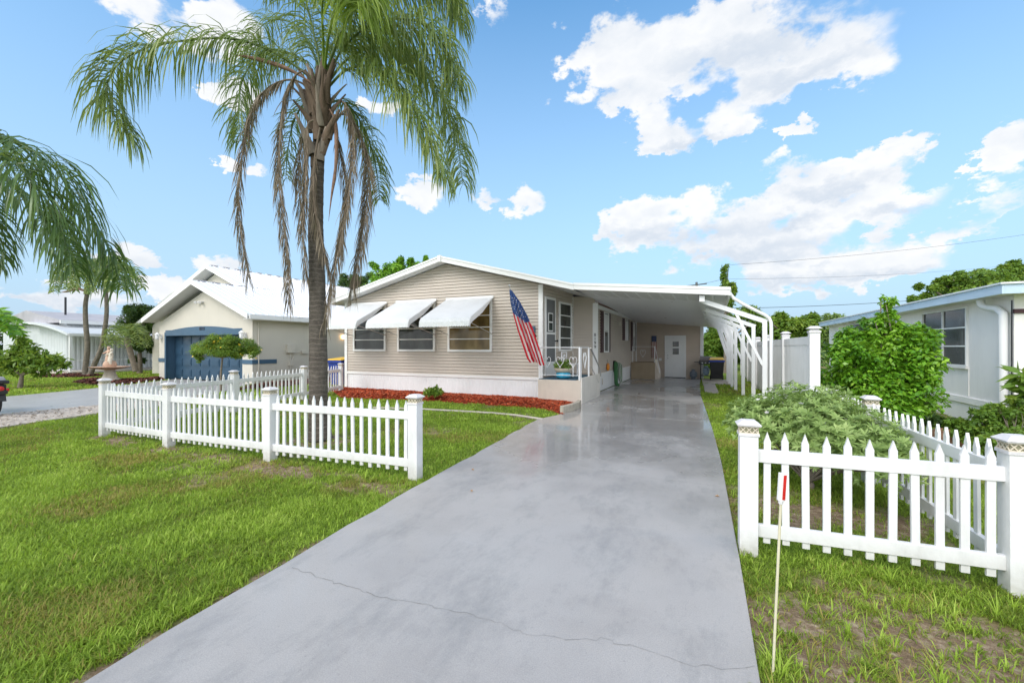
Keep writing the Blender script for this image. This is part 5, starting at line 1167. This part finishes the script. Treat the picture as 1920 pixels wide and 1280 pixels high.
# far hedge line closing the horizon
hb = []
for k in range(16): x_ = -30+k*5.2; hb.append((x_, 44+random.uniform(-2,2), 1.6, 3.4, 1.6, random.uniform(1.6, 2.6)))
o = crown('treeline', None, L_DARK, hb, 26000, .45, sub=14); tag(o, 'distant dark green tree line beyond the back lots', None, kind='stuff')
hb = [(-60+random.uniform(-3,3), y_, 1.6, 2, 4, random.uniform(1.4,2.4)) for y_ in range(4, 44, 5)]
o = crown('treeline', None, L_DARK, hb, 12000, .5, sub=14); tag(o, 'distant dark tree line beyond the far left home', None, kind='stuff')
# bright bush by the white house
BB0 = [(2.75,9.6,.95,.85,.85,.85),(3.35,10.1,1.0,.8,.8,.8),(2.5,9.3,1.35,.55,.55,.5),(3.0,9.2,.6,.7,.6,.6),(3.55,9.9,1.45,.5,.5,.45),(3.05,9.8,1.6,.6,.6,.45),(3.3,9.8,1.95,.36,.36,.42),(3.25,9.8,2.28,.2,.2,.28),(2.4,9.6,1.65,.3,.3,.25),(3.95,10.0,1.25,.4,.4,.4),(3.85,9.9,1.75,.3,.3,.25),(2.9,9.6,1.9,.3,.3,.2)]
BB0 += [(3.8,9.7,1.35,.6,.6,.6),(3.75,9.6,.85,.6,.6,.6),(2.5,9.6,1.45,.5,.5,.4),(2.6,9.6,1.7,.42,.42,.36),(3.95,9.8,1.65,.42,.42,.38)]
BB = [(2.80+(q[0]-3.12)*.68, 9.7+(q[1]-9.7)*.9, q[2]*(1.0 if q[2] > 1.7 else .98), q[3]*.80, q[4]*.8, q[5]*.95) for q in BB0]
shrub('leafy_bush', 'big glossy bright green bush beside the white stucco house', 'bush', (3.0,9.8,-.03), BB, 36000, .085, L_BRIGHT, .05, None, asp=.55, sub=30, subr=.3, updip=.7)
# pale flowering shrub inside the right fence: rosettes of narrow leaves
fsb0 = [(.62,5.9,.45,.42,.6,.36),(1.05,5.6,.48,.45,.7,.40),(1.38,5.3,.42,.3,.6,.36),(.45,6.3,.45,.35,.5,.30),(1.3,6.3,.55,.35,.6,.34),(.9,6.3,.55,.4,.6,.36),(1.5,4.9,.36,.2,.35,.28)]
fsb = [(.12+q[0]*.93, q[1], q[2]+.10, q[3]*.9, q[4], q[5]*1.12) for q in fsb0]
fs = thing('flowering_shrub', 'low pale green shrub with pink white flowers inside the right fence', 'shrub', (1.0,5.8,-.03)); limbs(fs, (1.0,5.7,-.03), fsb, .025, 'stem', extra=6, fork=.15)
def rosettes(parent, blobs, n, size, m, flower=None, nf=0):
    vs, rs = [], []; fv = []; bl_ = np.array(blobs); w_ = bl_[:,3]*bl_[:,4]; w_ /= w_.sum()
    for k in range(n):
        q = bl_[RNG.choice(len(bl_), p=w_)]; d = RNG.normal(size=3); d[2] = abs(d[2])*.9-.2; d /= np.linalg.norm(d); p = Vector(q[:3]+d*q[3:6]*RNG.uniform(.65, 1.12)); 
        if p.z < .02: continue
        ax = (Vector(d)+V(0,0,.8)+Vector(RNG.normal(0,.25,3))).normalized(); s = ax.cross(V(.3,1,.1)).normalized(); t = ax.cross(s); tint = random.gauss(.5,.15)
        for j in range(11):
            an = j*2.4; el_ = random.uniform(.1, .75); D = (s*math.cos(an)+t*math.sin(an))*math.cos(el_)+ax*math.sin(el_); W = ax.cross(D).normalized(); l = size*random.uniform(.6,1.2); w2 = l*.14
            nn = D.cross(W); vs += [p, p+D*l*.6+W*w2, p+D*l-nn*l*.08, p+D*l*.6-W*w2]; rs += [min(1,max(0,tint+random.gauss(0,.12)))]*4
        if k < nf:
            c = p+ax*size*.35
            for j in range(5):
                an = j*1.2566; D = (s*math.cos(an)+t*math.sin(an)+ax*.35).normalized(); W = ax.cross(D).normalized(); l = .028; fv += [c, c+D*l*.6+W*l*.4, c+D*l, c+D*l*.6-W*l*.4]
    o = np_mesh('foliage', [tuple(v) for v in vs], np.arange(len(vs)).reshape(-1,4), m, parent, attrs={'rnd': rs})
    if nf and flower: np_mesh('blossoms', [tuple(v) for v in fv], np.arange(len(fv)).reshape(-1,4), flower, parent, attrs={'rnd': RNG.random(len(fv))})
rosettes(fs, fsb, 2600, .072, L_PALE, L_WHITEF, 60)
shrub('trailing_shrub', 'dark green arching shrub outside the fence below the fat drainpipe', 'bush', (4.0,8.6,-.03), [bl(1840,800,34,24,6.4),bl(1890,790,40,26,6.4),bl(1800,800,24,18,6.6),bl(1900,825,46,24,6.0),bl(1860,765,18,12,6.4),bl(1905,755,16,22,6.4),bl(1850,830,40,20,6.0),bl(1880,775,30,16,6.4),bl(1835,775,20,10,6.4)], 15000, .055, L_MID, .01, None, sub=22, subr=.3)
shrub('ground_plant', 'low dark weeds at the foot of the white stucco wall', 'plant', (4.6,11.2,-.03), [bl(1745,785,16,10,8.6),bl(1775,792,16,10,8.4),bl(1800,790,14,10,8.0),bl(1722,768,12,12,9)], 3500, .07, L_DARK, .015)
shrub('broad_leaf_plant', 'yellow green broad leaves poking in beside the stucco house corner', 'plant', gnd(1935,7), [bl(1930,740,20,40,7),bl(1925,715,14,22,7),bl(1938,770,16,24,7)], 260, .30, L_MID, .02, None, asp=.32)
tb_ = G(1700, 790); 
pb = thing('clay_planter', 'round clay coloured mound at the foot of the bright bush', 'planter', (3.75, 9.15, 0)); b = MB(); b.lathe((3.62,9.2,-.04), [(.22,0),(.30,.08),(.30,.2),(.26,.24),(.24,.2)], 20); b.build('pot', mat('clay', (.26,.14,.09), .9, .2, 6, .3, .4), pb, smooth=True)
g0 = G(813, 744.5); shrub('small_shrub', 'small green shrub growing in the red mulch under the windows', 'shrub', (g0.x,g0.y,.02), [bl(805,735,10,7,12.4),bl(822,734,10,7,12.4),bl(813,729,9,6,12.4)], 900, .085, L_MID, .012, None, sub=20)
# yellow flowering umbrella tree
YB = [bl(375,655,16,14,15),bl(400,640,24,15,15),bl(430,640,26,15,15),bl(462,650,22,15,15),bl(415,656,44,14,15),bl(372,668,12,12,15),bl(478,662,12,10,15),bl(440,660,30,12,15)]
yt = tree('flowering_tree', 'umbrella shaped small tree with yellow blossoms before the blue garage door', 'tree', gnd(415,15), YB, 24000, .065, L_MID, .035, None, asp=.35, sub=26, subr=.4, fill=.3)
crown('blossoms', yt, L_FLOWER, YB, 130, .09, asp=.9, sub=20)
tree('small_tree', 'short tree with drooping palmate leaves on the far left lawn', 'tree', gnd(37,16.5), [bl(30,672,26,14,16.5),bl(65,668,28,13,16.5),bl(95,680,22,14,16.5),bl(15,690,22,14,16.5),bl(45,655,24,12,16.5),bl(75,690,26,12,16.5),bl(110,690,12,10,16.5),bl(35,640,8,10,16.5)], 2600, .22, L_MID, .07, None, asp=.33, updip=.2, sub=14)
fl2 = thing('feathery_tree', 'tree with long feathery leaves entering above the red tailed motorcycle', 'tree', tuple(gnd(-60,17)))
b = MB(); g0 = gnd(-60,17); b.tube([g0, g0+V(0,0,1.6), g0+V(.1,0,2.6)], [.16,.12,.09], 10); b.build('trunk', BARK, fl2, smooth=True)
for k in range(11):
    a = random.uniform(-.9, .5); R2 = random.uniform(60, 115); x0, y0_ = -55, 620; dx, dy = math.cos(a)*R2, math.sin(a)*R2*.45; dd = random.uniform(-1.5, 1.5)
    frond('leaf_spray', fl2, [P(x0,y0_,17), P(x0+dx*.4, y0_+dy*.5-16, 17+dd*.4), P(x0+dx*.75, y0_+dy*.8-14, 17+dd*.8), P(x0+dx, y0_+dy+4, 17+dd)], .45, 22, .10, L_BRIGHT, droop=.2, out=.9, t0=.2, r0=.02, seg=3, rndc=random.uniform(.3,.7))
for par, c, r in PLANTS_TODO:
    crown('foliage', par, L_MID, [(c[0], c[1], c[2]-.08, r[0]*.7, r[1]*.7, r[2]*.7), (c[0]+r[0]*.4, c[1], c[2], r[0]*.5, r[1]*.5, r[2]*.6), (c[0]-r[0]*.4, c[1], c[2]-.02, r[0]*.5, r[1]*.5, r[2]*.6)], 420, .085, asp=.5, sub=10)
# ================================================================ FOUNTAIN
g0 = G(206, 714); fx, fy = g0.x, g0.y
ft = thing('fountain', 'terracotta garden fountain with cherub figures over a wide basin', 'fountain', (fx, fy, 0))
b = MB(); b.lathe((fx,fy,-.03), [(.42,0),(.42,.10),(.36,.12),(.27,.2),(.20,.4),(.17,.5),(.20,.56)], 24); b.build('pedestal', TERRA2, ft, smooth=True)
b = MB(); b.lathe((fx,fy,.50), [(.2,0),(.45,.06),(.70,.12),(.72,.15),(.68,.155),(.4,.11),(.1,.09)], 32); b.build('basin', TERRA, ft, smooth=True)
b = MB(); b.lathe((fx,fy,.60), [(.2,0),(.25,.12),(.22,.25),(.16,.32)], 14); b.build('rock', TERRA, ft, smooth=True)
def figure(name, x, y, z, s, m, lean):
    me = bpy.data.meshes.new(name)
    J = [(0,0,.0,.095),(0,0,.14,.085),(lean*.04,0,.28,.095),(lean*.06,0,.38,.045),(lean*.07,0,.46,.075),(lean*.07,0,.53,.06),     # pelvis..head
         (.09,-.03,.33,.04),(.17,-.08,.25,.033),(.21,-.10,.33,.026),(-.09,-.03,.33,.04),(-.16,-.09,.24,.033),(-.12,-.17,.22,.026),
         (.07,-.07,-.08,.06),(.08,-.05,-.22,.045),(-.07,-.07,-.08,.06),(-.08,-.05,-.22,.045)]
    E = [(0,1),(1,2),(2,3),(3,4),(4,5),(2,6),(6,7),(7,8),(2,9),(9,10),(10,11),(0,12),(12,13),(0,14),(14,15)]
    me.from_pydata([(a*s+x, b_*s+y, c*s+z) for a, b_, c, r in J], E, []); o = bpy.data.objects.new(name, me); COL.objects.link(o)
    sk = o.modifiers.new('s', 'SKIN'); 
    if not me.skin_vertices: 
        bm_ = None
    return o, [r*s for *_, r in J]
def figure2(name, x, y, z, s, m, lean, parent):
    import bmesh
    o, R3_ = figure(name, x, y, z, s, m, lean); me = o.data
    if not me.skin_vertices:
        bm = bmesh.new(); bm.from_mesh(me); ly = bm.verts.layers.skin.verify(); bm.to_mesh(me); bm.free()
    for i, r in enumerate(R3_): me.skin_vertices[0].data[i].radius = (r, r); me.skin_vertices[0].data[i].use_root = (i == 0)
    sb = o.modifiers.new('u', 'SUBSURF'); sb.levels = 1; sb.render_levels = 1
    me.materials.append(m); adopt(o, parent); return o
figure2('statue', fx-.06, fy, 1.02, 1.05, TERRA, -.5, ft); figure2('statue', fx+.18, fy-.02, .95, 1.0, TERRA2, .6, ft)
# ================================================================ MOTORCYCLE (only its tail is in frame)
mc = P(-12, 766, 9.6); mx_, my_ = mc.x, mc.y
mt = thing('motorcycle', 'black motorcycle with red tail light parked on the neighbour driveway', 'motorcycle', (mx_, my_, 0))
def wheel(cx, cy, r):
    b = MB(); tor = []
    n1, n2_ = 30, 10
    for i in range(n1):
        a = 2*math.pi*i/n1
        for j in range(n2_):
            q = 2*math.pi*j/n2_; rr2 = r-.055+.055*math.cos(q); b.v.append((cx+rr2*math.cos(a), cy+.06*math.sin(q), r+rr2*math.sin(a)))
    for i in range(n1):
        for j in range(n2_): b.f.append((i*n2_+j, ((i+1)%n1)*n2_+j, ((i+1)%n1)*n2_+(j+1)%n2_, i*n2_+(j+1)%n2_)); b.m.append(0)
    w = b.build('tyre', RUBBER, None, smooth=True); adopt(w, mt)
    b = MB(); b.tube([(cx+(r-.10)*math.cos(a), cy, r+(r-.10)*math.sin(a)) for a in np.linspace(0, 6.2832, 30)], .022, 6)
    for k in range(6): a = k*math.pi/3; b.beam((cx,cy,r), (cx+(r-.1)*math.cos(a), cy, r+(r-.1)*math.sin(a)), .03, .02, (0,1,0))
    b.lathe((cx,cy-.06,r), [(.05,0),(.06,.02),(.06,.1),(.05,.12)], 12, axis=(0,1,0)); b.build('rim', STEEL, w)
wheel(mx_, my_, .31); wheel(mx_-1.42, my_, .31)
b = MB(); arc = [(mx_+.36*math.cos(a), .31+.36*math.sin(a)) for a in np.linspace(.15, 2.3, 12)]
for (x0,z0_),(x1,z1_) in zip(arc, arc[1:]): b.poly([(x0,my_-.09,z0_),(x1,my_-.09,z1_),(x1,my_+.09,z1_),(x0,my_+.09,z0_)]); 
b.box(mx_+.20, mx_+.42, my_-.10, my_+.10, .50, .58); b.hexa([(mx_+.26,my_-.08,.42),(mx_+.42,my_-.08,.34),(mx_+.42,my_+.08,.34),(mx_+.26,my_+.08,.42),(mx_+.22,my_-.08,.52),(mx_+.36,my_-.08,.52),(mx_+.36,my_+.08,.52),(mx_+.22,my_+.08,.52)]); b.build('rear_fender', BLACK, mt)
b = MB(); b.lathe((mx_+.36,my_,.62), [(.03,0),(.055,.01),(.055,.05),(.03,.07)], 12, axis=(1,0,0)); b.build('tail_light', RED, mt, smooth=True)
b = MB(); b.beam((mx_-.75,my_,.70), (mx_+.30,my_,.66), .24, .10); b.build('seat', BLACK, mt, bevel=.03)
b = MB(); b.beam((mx_-.2,my_-.16,.58), (mx_+.26,my_-.14,.58), .05, .07); b.beam((mx_-.2,my_+.16,.58), (mx_+.26,my_+.14,.58), .05, .07); b.build('side_trim', RED, mt)
b = MB(); b.box(mx_+.0, mx_+.34, my_-.15, my_+.15, .72, .80); b.build('rack', BLACK, mt, bevel=.02)
b = MB(); b.hexa([(mx_+.02,my_-.12,.80),(mx_+.28,my_-.12,.80),(mx_+.28,my_+.12,.80),(mx_+.02,my_+.12,.80),(mx_+.06,my_-.1,.88),(mx_+.22,my_-.1,.88),(mx_+.22,my_+.1,.88),(mx_+.06,my_+.1,.88)]); b.build('bag', mat('grey_bag', (.3,.3,.33), .6, .2, 9), mt, bevel=.02)
b = MB(); b.beam((mx_-1.15,my_,.80), (mx_-.72,my_,.74), .28, .22); b.build('tank', RED, mt, bevel=.05)
b = MB(); b.box(mx_-.95, mx_-.5, my_-.14, my_+.14, .22, .58); b.tube([(mx_-.95,my_,.3),(mx_-1.2,my_,.85)], .03, 8); b.tube([(mx_-.5,my_,.35),(mx_,my_,.31)], .03, 8); b.build('frame', BRASS, mt)
b = MB(); 
for s in (-.09,.09): b.tube([(mx_-1.42,my_+s,.31),(mx_-1.18,my_+s,.95)], .025, 8)
b.tube([(mx_-1.0,my_-.36,1.02),(mx_-1.16,my_-.12,.98),(mx_-1.16,my_+.12,.98),(mx_-1.0,my_+.36,1.02)], .014, 8); b.build('fork', STEEL, mt)
b = MB(); b.tube([(mx_+.3,my_-.12,.60),(mx_+.44,my_-.16,.66)], .012, 6); b.box(mx_+.42, mx_+.52, my_-.19, my_-.14, .64, .69); b.build('indicator', BLACK, mt)
# ================================================================ REFLECTOR STAKE
s0 = G(1449, 1252); s0.z = -.04; s1 = P(1464, 938, 2.04); s2 = P(1467.5, 886, 2.04)
st = thing('reflector_stake', 'thin cream driveway marker stake with a white and red reflector head', 'marker', tuple(s0))
b = MB(); b.tube([s0, s1+ (s2-s1)*.1], .0062, 8); b.build('rod', mat('cream_rod', (.62,.58,.42), .5, .08, 9, .2, .1), st, smooth=True)
b = MB(); b.beam(s1, s2, .032, .018, (-ST, CT, 0)); b.build('head', WHITE, st, bevel=.003)
b = MB(); o3 = Vector((CT, ST, 0))*.007 + Vector((ST,-CT,0))*.0105; b.beam(s1.lerp(s2,.05)+o3, s1.lerp(s2,.93)+o3, .013, .003, (-ST, CT, 0)); b.build('reflector', RED, st)
b = MB(); b.tube([s1.lerp(s2,-.12), s1.lerp(s2,.02)], [.008,.014], 8); b.build('socket', WHITE, st)
# ================================================================ POLE AND WIRES
up = gnd(1306, 42); pl = thing('utility_pole', 'distant utility pole with a crossarm just above the carport roof', 'pole', tuple(up))
WOOD = mat('weathered_pole', (.12,.13,.13), .9, .2, 3, 0, .3)
b = MB(); zt_ = H+(650-529)*42/800; b.tube([up, V(up.x,up.y,zt_)], [.16,.11], 10); b.build('pole', WOOD, pl)
b = MB(); R3v = Vector((CT,ST,0)); zc2 = H+(650-534)*42/800; c_ = V(up.x,up.y,zc2); b.beam(c_-R3v*1.0-V(0,0,.12), c_+R3v*1.0+V(0,0,.12), .1, .1); b.build('crossarm', WOOD, pl)
def wire(label, a, c, sag, r=.016):
    r *= .75
    pts = [a.lerp(c, i/24)-V(0,0,sag*4*(i/24)*(1-i/24)) for i in range(25)]; b = MB(); b.tube(pts, r, 5); tag(b.build('power_line', BRASS, smooth=True), label, 'power line', 'overhead power lines')
wire('dark cable from the crossarm to the vine wrapped pole', P(1306,533,42), P(1361,522,26), .05)
wire('lowest dark cable crossing behind the round tree', P(1361,578,26), P(1800,556,30), .15, .02)
wire('thin upper cable rising to the right across the clouds', P(1361,497,26), P(1960,434,30), .25, .011)
wire('faint middle cable over the low cloud bank', P(1361,523,26), P(1900,497,34), .25, .008)

LEAFT = mat('fallen_leaf_tan', (.42,.24,.10), .8, .3, 30)
for (px, py, sz, lab) in [(1345,931,.05,'curled tan leaf lying on the right edge of the driveway'), (886,881,.06,'upper of two tan leaves on the wet driveway near the fence post'), (884,921,.055,'lower of two tan leaves on the wet driveway near the fence post')]:
    g0 = G(px, py); b = MB(); a = random.uniform(0, 3); e = V(math.cos(a), math.sin(a), 0); n_ = V(-e.y, e.x, 0); c = g0+V(0,0,.006)
    b.poly([c-e*sz/2, c+n_*sz*.25+V(0,0,.012), c+e*sz/2+V(0,0,.004), c]); b.poly([c-e*sz/2, c, c+e*sz/2+V(0,0,.004), c-n_*sz*.25+V(0,0,.010)])
    tag(b.build('fallen_leaf', LEAFT), lab, 'leaf')
# ---------------------------------------------------------------- camera, sun, sky
cam = bpy.data.cameras.new('camera'); co = bpy.data.objects.new('camera', cam); COL.objects.link(co)
cam.sensor_fit = 'HORIZONTAL'; cam.sensor_width = 36; cam.lens = 36*FP/1920; cam.shift_y = (HY-640)/1920; cam.clip_end = 3000; cam.clip_start = .05
co.location = (0, 0, H); co.rotation_euler = (math.radians(90), 0, TH); SC.camera = co
SUN_EL, SUN_AZ = math.radians(42), math.radians(192)    # azimuth measured from +Y towards +X
su = bpy.data.lights.new('sun', 'SUN'); so = bpy.data.objects.new('sun', su); COL.objects.link(so)
su.energy = 1.3; su.angle = math.radians(32); su.color = (1, .94, .86)
sd = Vector((math.sin(SUN_AZ)*math.cos(SUN_EL), math.cos(SUN_AZ)*math.cos(SUN_EL), math.sin(SUN_EL)))
so.rotation_euler = (-sd).to_track_quat('-Z', 'Y').to_euler(); so.location = (0, -10, 20)
w = bpy.data.worlds.new('World'); SC.world = w; w.use_nodes = True; t = w.node_tree; t.nodes.clear()
def wn(k, **kw):
    n = t.nodes.new(k)
    for a, v in kw.items(): setattr(n, a, v)
    return n
def M(op, a, b=None, c=None, clamp=False):
    n = wn('ShaderNodeMath', operation=op, use_clamp=clamp)
    for i, v in enumerate((a, b, c)):
        if v is None: continue
        if hasattr(v, 'links'): t.links.new(v, n.inputs[i])
        else: n.inputs[i].default_value = v
    return n.outputs[0]
sky = wn('ShaderNodeTexSky', sky_type='NISHITA', sun_disc=False); sky.sun_elevation = SUN_EL; sky.sun_rotation = SUN_AZ
sky.altitude = 0; sky.air_density = 1.0; sky.dust_density = .25; sky.ozone_density = 3.0
tc = wn('ShaderNodeTexCoord'); D = tc.outputs['Generated']
sx = wn('ShaderNodeSeparateXYZ'); t.links.new(D, sx.inputs[0])
az = M('ARCTAN2', sx.outputs[0], sx.outputs[1]); el = M('ARCSINE', sx.outputs[2])
cb = wn('ShaderNodeCombineXYZ'); t.links.new(az, cb.inputs[0]); t.links.new(el, cb.inputs[1])
# wobble so the cloud outlines billow
nz = wn('ShaderNodeTexNoise'); nz.inputs['Scale'].default_value = 8.5; nz.inputs['Detail'].default_value = 10; nz.inputs['Roughness'].default_value = .55
mp = wn('ShaderNodeMapping'); mp.inputs['Scale'].default_value = (1, 1, 1.6); t.links.new(D, mp.inputs[0]); t.links.new(mp.outputs[0], nz.inputs['Vector'])
CL = [(320,35,150,55),(430,30,60,60),(1130,60,75,80),(1190,120,60,70),(1110,185,70,25),(1390,60,200,75),(1300,120,120,50),(1500,110,170,50),(1640,140,75,38),(1370,180,70,40),(1240,155,90,35),
      (1235,238,50,32),(1300,252,90,26),(1390,245,40,20),(1500,235,24,16),(1715,272,34,22),(1885,282,50,32),(1455,312,50,26),(1560,335,110,35),(1650,360,60,30),(1700,378,75,28),
      (1200,420,80,38),(1330,415,160,48),(1400,455,190,40),(1480,400,100,30),(1655,425,36,24),(1500,510,190,30),(1640,505,110,24),(1820,420,70,40),(1890,370,55,38),(1780,435,60,20),
      (802,368,42,22),(985,375,38,24),(905,376,26,14),(920,18,26,30),(225,468,50,24),(270,488,40,16),(60,545,90,22),(160,560,100,22),(320,540,34,14),(440,175,40,36),(455,315,36,12),(400,500,36,16),
      (720,200,30,20),(1340,600,45,12),(1480,625,60,10),(1000,600,60,8),(60,620,80,10)]
nw = wn('ShaderNodeTexNoise'); nw.inputs['Scale'].default_value = 17; nw.inputs['Detail'].default_value = 7; nw.inputs['Roughness'].default_value = .62; t.links.new(mp.outputs[0], nw.inputs['Vector'])
w1 = wn('ShaderNodeVectorMath', operation='SUBTRACT'); t.links.new(nw.outputs['Color'], w1.inputs[0]); w1.inputs[1].default_value = (.5, .5, .5)
w2 = wn('ShaderNodeVectorMath', operation='MULTIPLY'); t.links.new(w1.outputs[0], w2.inputs[0]); w2.inputs[1].default_value = (.19, .11, 0)
w3 = wn('ShaderNodeVectorMath', operation='ADD'); t.links.new(cb.outputs[0], w3.inputs[0]); t.links.new(w2.outputs[0], w3.inputs[1]); cb = w3
# layer of distance: closest cloud centre, soft ellipses in azimuth and elevation
acc = None; base = None
for cx, cy, rx, ry in CL:
    r = (cx-960)/FP; v = (HY-cy)/FP; d = Vector((r*CT-ST, r*ST+CT, v)); a0 = math.atan2(d.x, d.y); e0 = math.atan2(v, math.hypot(1, r))
    ra = rx/FP/(1+r*r); re = ry/FP*math.cos(math.atan(r))*math.cos(e0)**2 if True else 0
    s1 = wn('ShaderNodeVectorMath', operation='SUBTRACT'); t.links.new(cb.outputs[0], s1.inputs[0]); s1.inputs[1].default_value = (a0, e0, 0)
    s2 = wn('ShaderNodeVectorMath', operation='MULTIPLY'); t.links.new(s1.outputs[0], s2.inputs[0]); s2.inputs[1].default_value = (1/ra/(1.13 if cy < 290 else 1.16), 1/re/(1.13 if cy < 290 else 1.16), 0)
    s3 = wn('ShaderNodeVectorMath', operation='DOT_PRODUCT'); t.links.new(s2.outputs[0], s3.inputs[0]); t.links.new(s2.outputs[0], s3.inputs[1])
    g = M('POWER', 2.718, M('MULTIPLY', M('POWER', s3.outputs['Value'], 1.5), -1.0))
    acc = g if acc is None else M('ADD', acc, g)
    if rx >= 75 and cy > 200 or rx > 150:
        sy = wn('ShaderNodeSeparateXYZ'); t.links.new(s2.outputs[0], sy.inputs[0]); low = M('MULTIPLY', g, M('MULTIPLY_ADD', sy.outputs[1], -1.1, .35, clamp=True)); base = low if base is None else M('MAXIMUM', base, low)
acc = M('MINIMUM', acc, 1.25)
# unseen cloud added behind, beside and overhead to soften and whiten the light
n2 = wn('ShaderNodeTexNoise'); n2.inputs['Scale'].default_value = 1.6; n2.inputs['Detail'].default_value = 4; t.links.new(mp.outputs[0], n2.inputs['Vector'])
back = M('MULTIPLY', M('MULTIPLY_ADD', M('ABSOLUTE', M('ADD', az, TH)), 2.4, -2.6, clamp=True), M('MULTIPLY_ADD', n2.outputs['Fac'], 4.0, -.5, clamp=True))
over = M('MULTIPLY', M('MULTIPLY_ADD', el, 4.0, -3.1, clamp=True), M('MULTIPLY_ADD', n2.outputs['Fac'], 4.0, -.7, clamp=True))
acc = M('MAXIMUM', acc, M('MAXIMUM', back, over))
den = M('ADD', M('MULTIPLY_ADD', acc, .92, -.36), M('MULTIPLY', M('MULTIPLY_ADD', nz.outputs['Fac'], 4.6, -2.35), M('MULTIPLY', acc, 2.6, clamp=True)))
mr = wn('ShaderNodeMapRange', interpolation_type='SMOOTHSTEP'); t.links.new(den, mr.inputs[0]); mr.inputs[1].default_value = .0; mr.inputs[2].default_value = .50; mr.inputs[4].default_value = .97
# low thin veil near the horizon
veil = M('MULTIPLY_ADD', el, -1.45, 1.05, clamp=True)
# own light and shade of the clouds: brighter tops and thinner rims, greyer cores and bases
mp2 = wn('ShaderNodeMapping'); mp2.inputs['Location'].default_value = (.0, .0, -.045); mp2.inputs['Scale'].default_value = (1, 1, 1.6); t.links.new(D, mp2.inputs[0])
nz2 = wn('ShaderNodeTexNoise'); nz2.inputs['Scale'].default_value = 8.5; nz2.inputs['Detail'].default_value = 5; t.links.new(mp2.outputs[0], nz2.inputs['Vector'])
shd = M('MULTIPLY_ADD', M('SUBTRACT', nz2.outputs['Fac'], nz.outputs['Fac']), 2.4, .30, clamp=True)
core = M('MULTIPLY', M('MULTIPLY_ADD', den, .9, -.35, clamp=True), .55)
shd = M('MAXIMUM', M('MAXIMUM', M('MULTIPLY', shd, .7), M('MULTIPLY', core, .55)), M('MULTIPLY', base, 1.0, clamp=True))
cr = wn('ShaderNodeValToRGB'); t.links.new(shd, cr.inputs[0]); cr.color_ramp.elements[0].color = (1, 1, 1, 1); cr.color_ramp.elements[1].color = (.60, .68, .79, 1)
bs = wn('ShaderNodeBackground'); bs.inputs[1].default_value = .145
sat = wn('ShaderNodeHueSaturation'); sat.inputs['Saturation'].default_value = .86; t.links.new(sky.outputs[0], sat.inputs['Color'])
tn = wn('ShaderNodeMix', data_type='RGBA', blend_type='MULTIPLY'); tn.inputs[0].default_value = 1; t.links.new(sat.outputs[0], tn.inputs[6]); tn.inputs[7].default_value = (.50, .90, 1.06, 1); t.links.new(tn.outputs[2], bs.inputs[0])
bc = wn('ShaderNodeBackground'); bc.inputs[1].default_value = .54; t.links.new(M('MULTIPLY_ADD', M('MULTIPLY', M('MULTIPLY_ADD', M('ABSOLUTE', M('ADD', az, TH)), 2.4, -2.6, clamp=True), M('MULTIPLY_ADD', el, -1.6, 1.5, clamp=True)), .66, .54), bc.inputs[1]); t.links.new(cr.outputs[0], bc.inputs[0])  # unseen side and back cloud brightened as fill light for the walls
bv = wn('ShaderNodeBackground'); bv.inputs[0].default_value = (.280, .372, .462, 1); bv.inputs[1].default_value = 1.0
mx0 = wn('ShaderNodeMixShader'); t.links.new(veil, mx0.inputs[0]); t.links.new(bs.outputs[0], mx0.inputs[1]); t.links.new(bv.outputs[0], mx0.inputs[2])
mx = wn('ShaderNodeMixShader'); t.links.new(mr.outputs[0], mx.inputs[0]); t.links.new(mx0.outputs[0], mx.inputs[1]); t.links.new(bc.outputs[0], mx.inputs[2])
wo = wn('ShaderNodeOutputWorld'); t.links.new(mx.outputs[0], wo.inputs[0])
SC.view_settings.view_transform = 'Standard'; SC.view_settings.look = 'None'; SC.view_settings.exposure = .97; SC.view_settings.gamma = 1
SC.render.engine = 'CYCLES'; SC.cycles.use_denoising = True; SC.cycles.max_bounces = 8; SC.cycles.transparent_max_bounces = 8
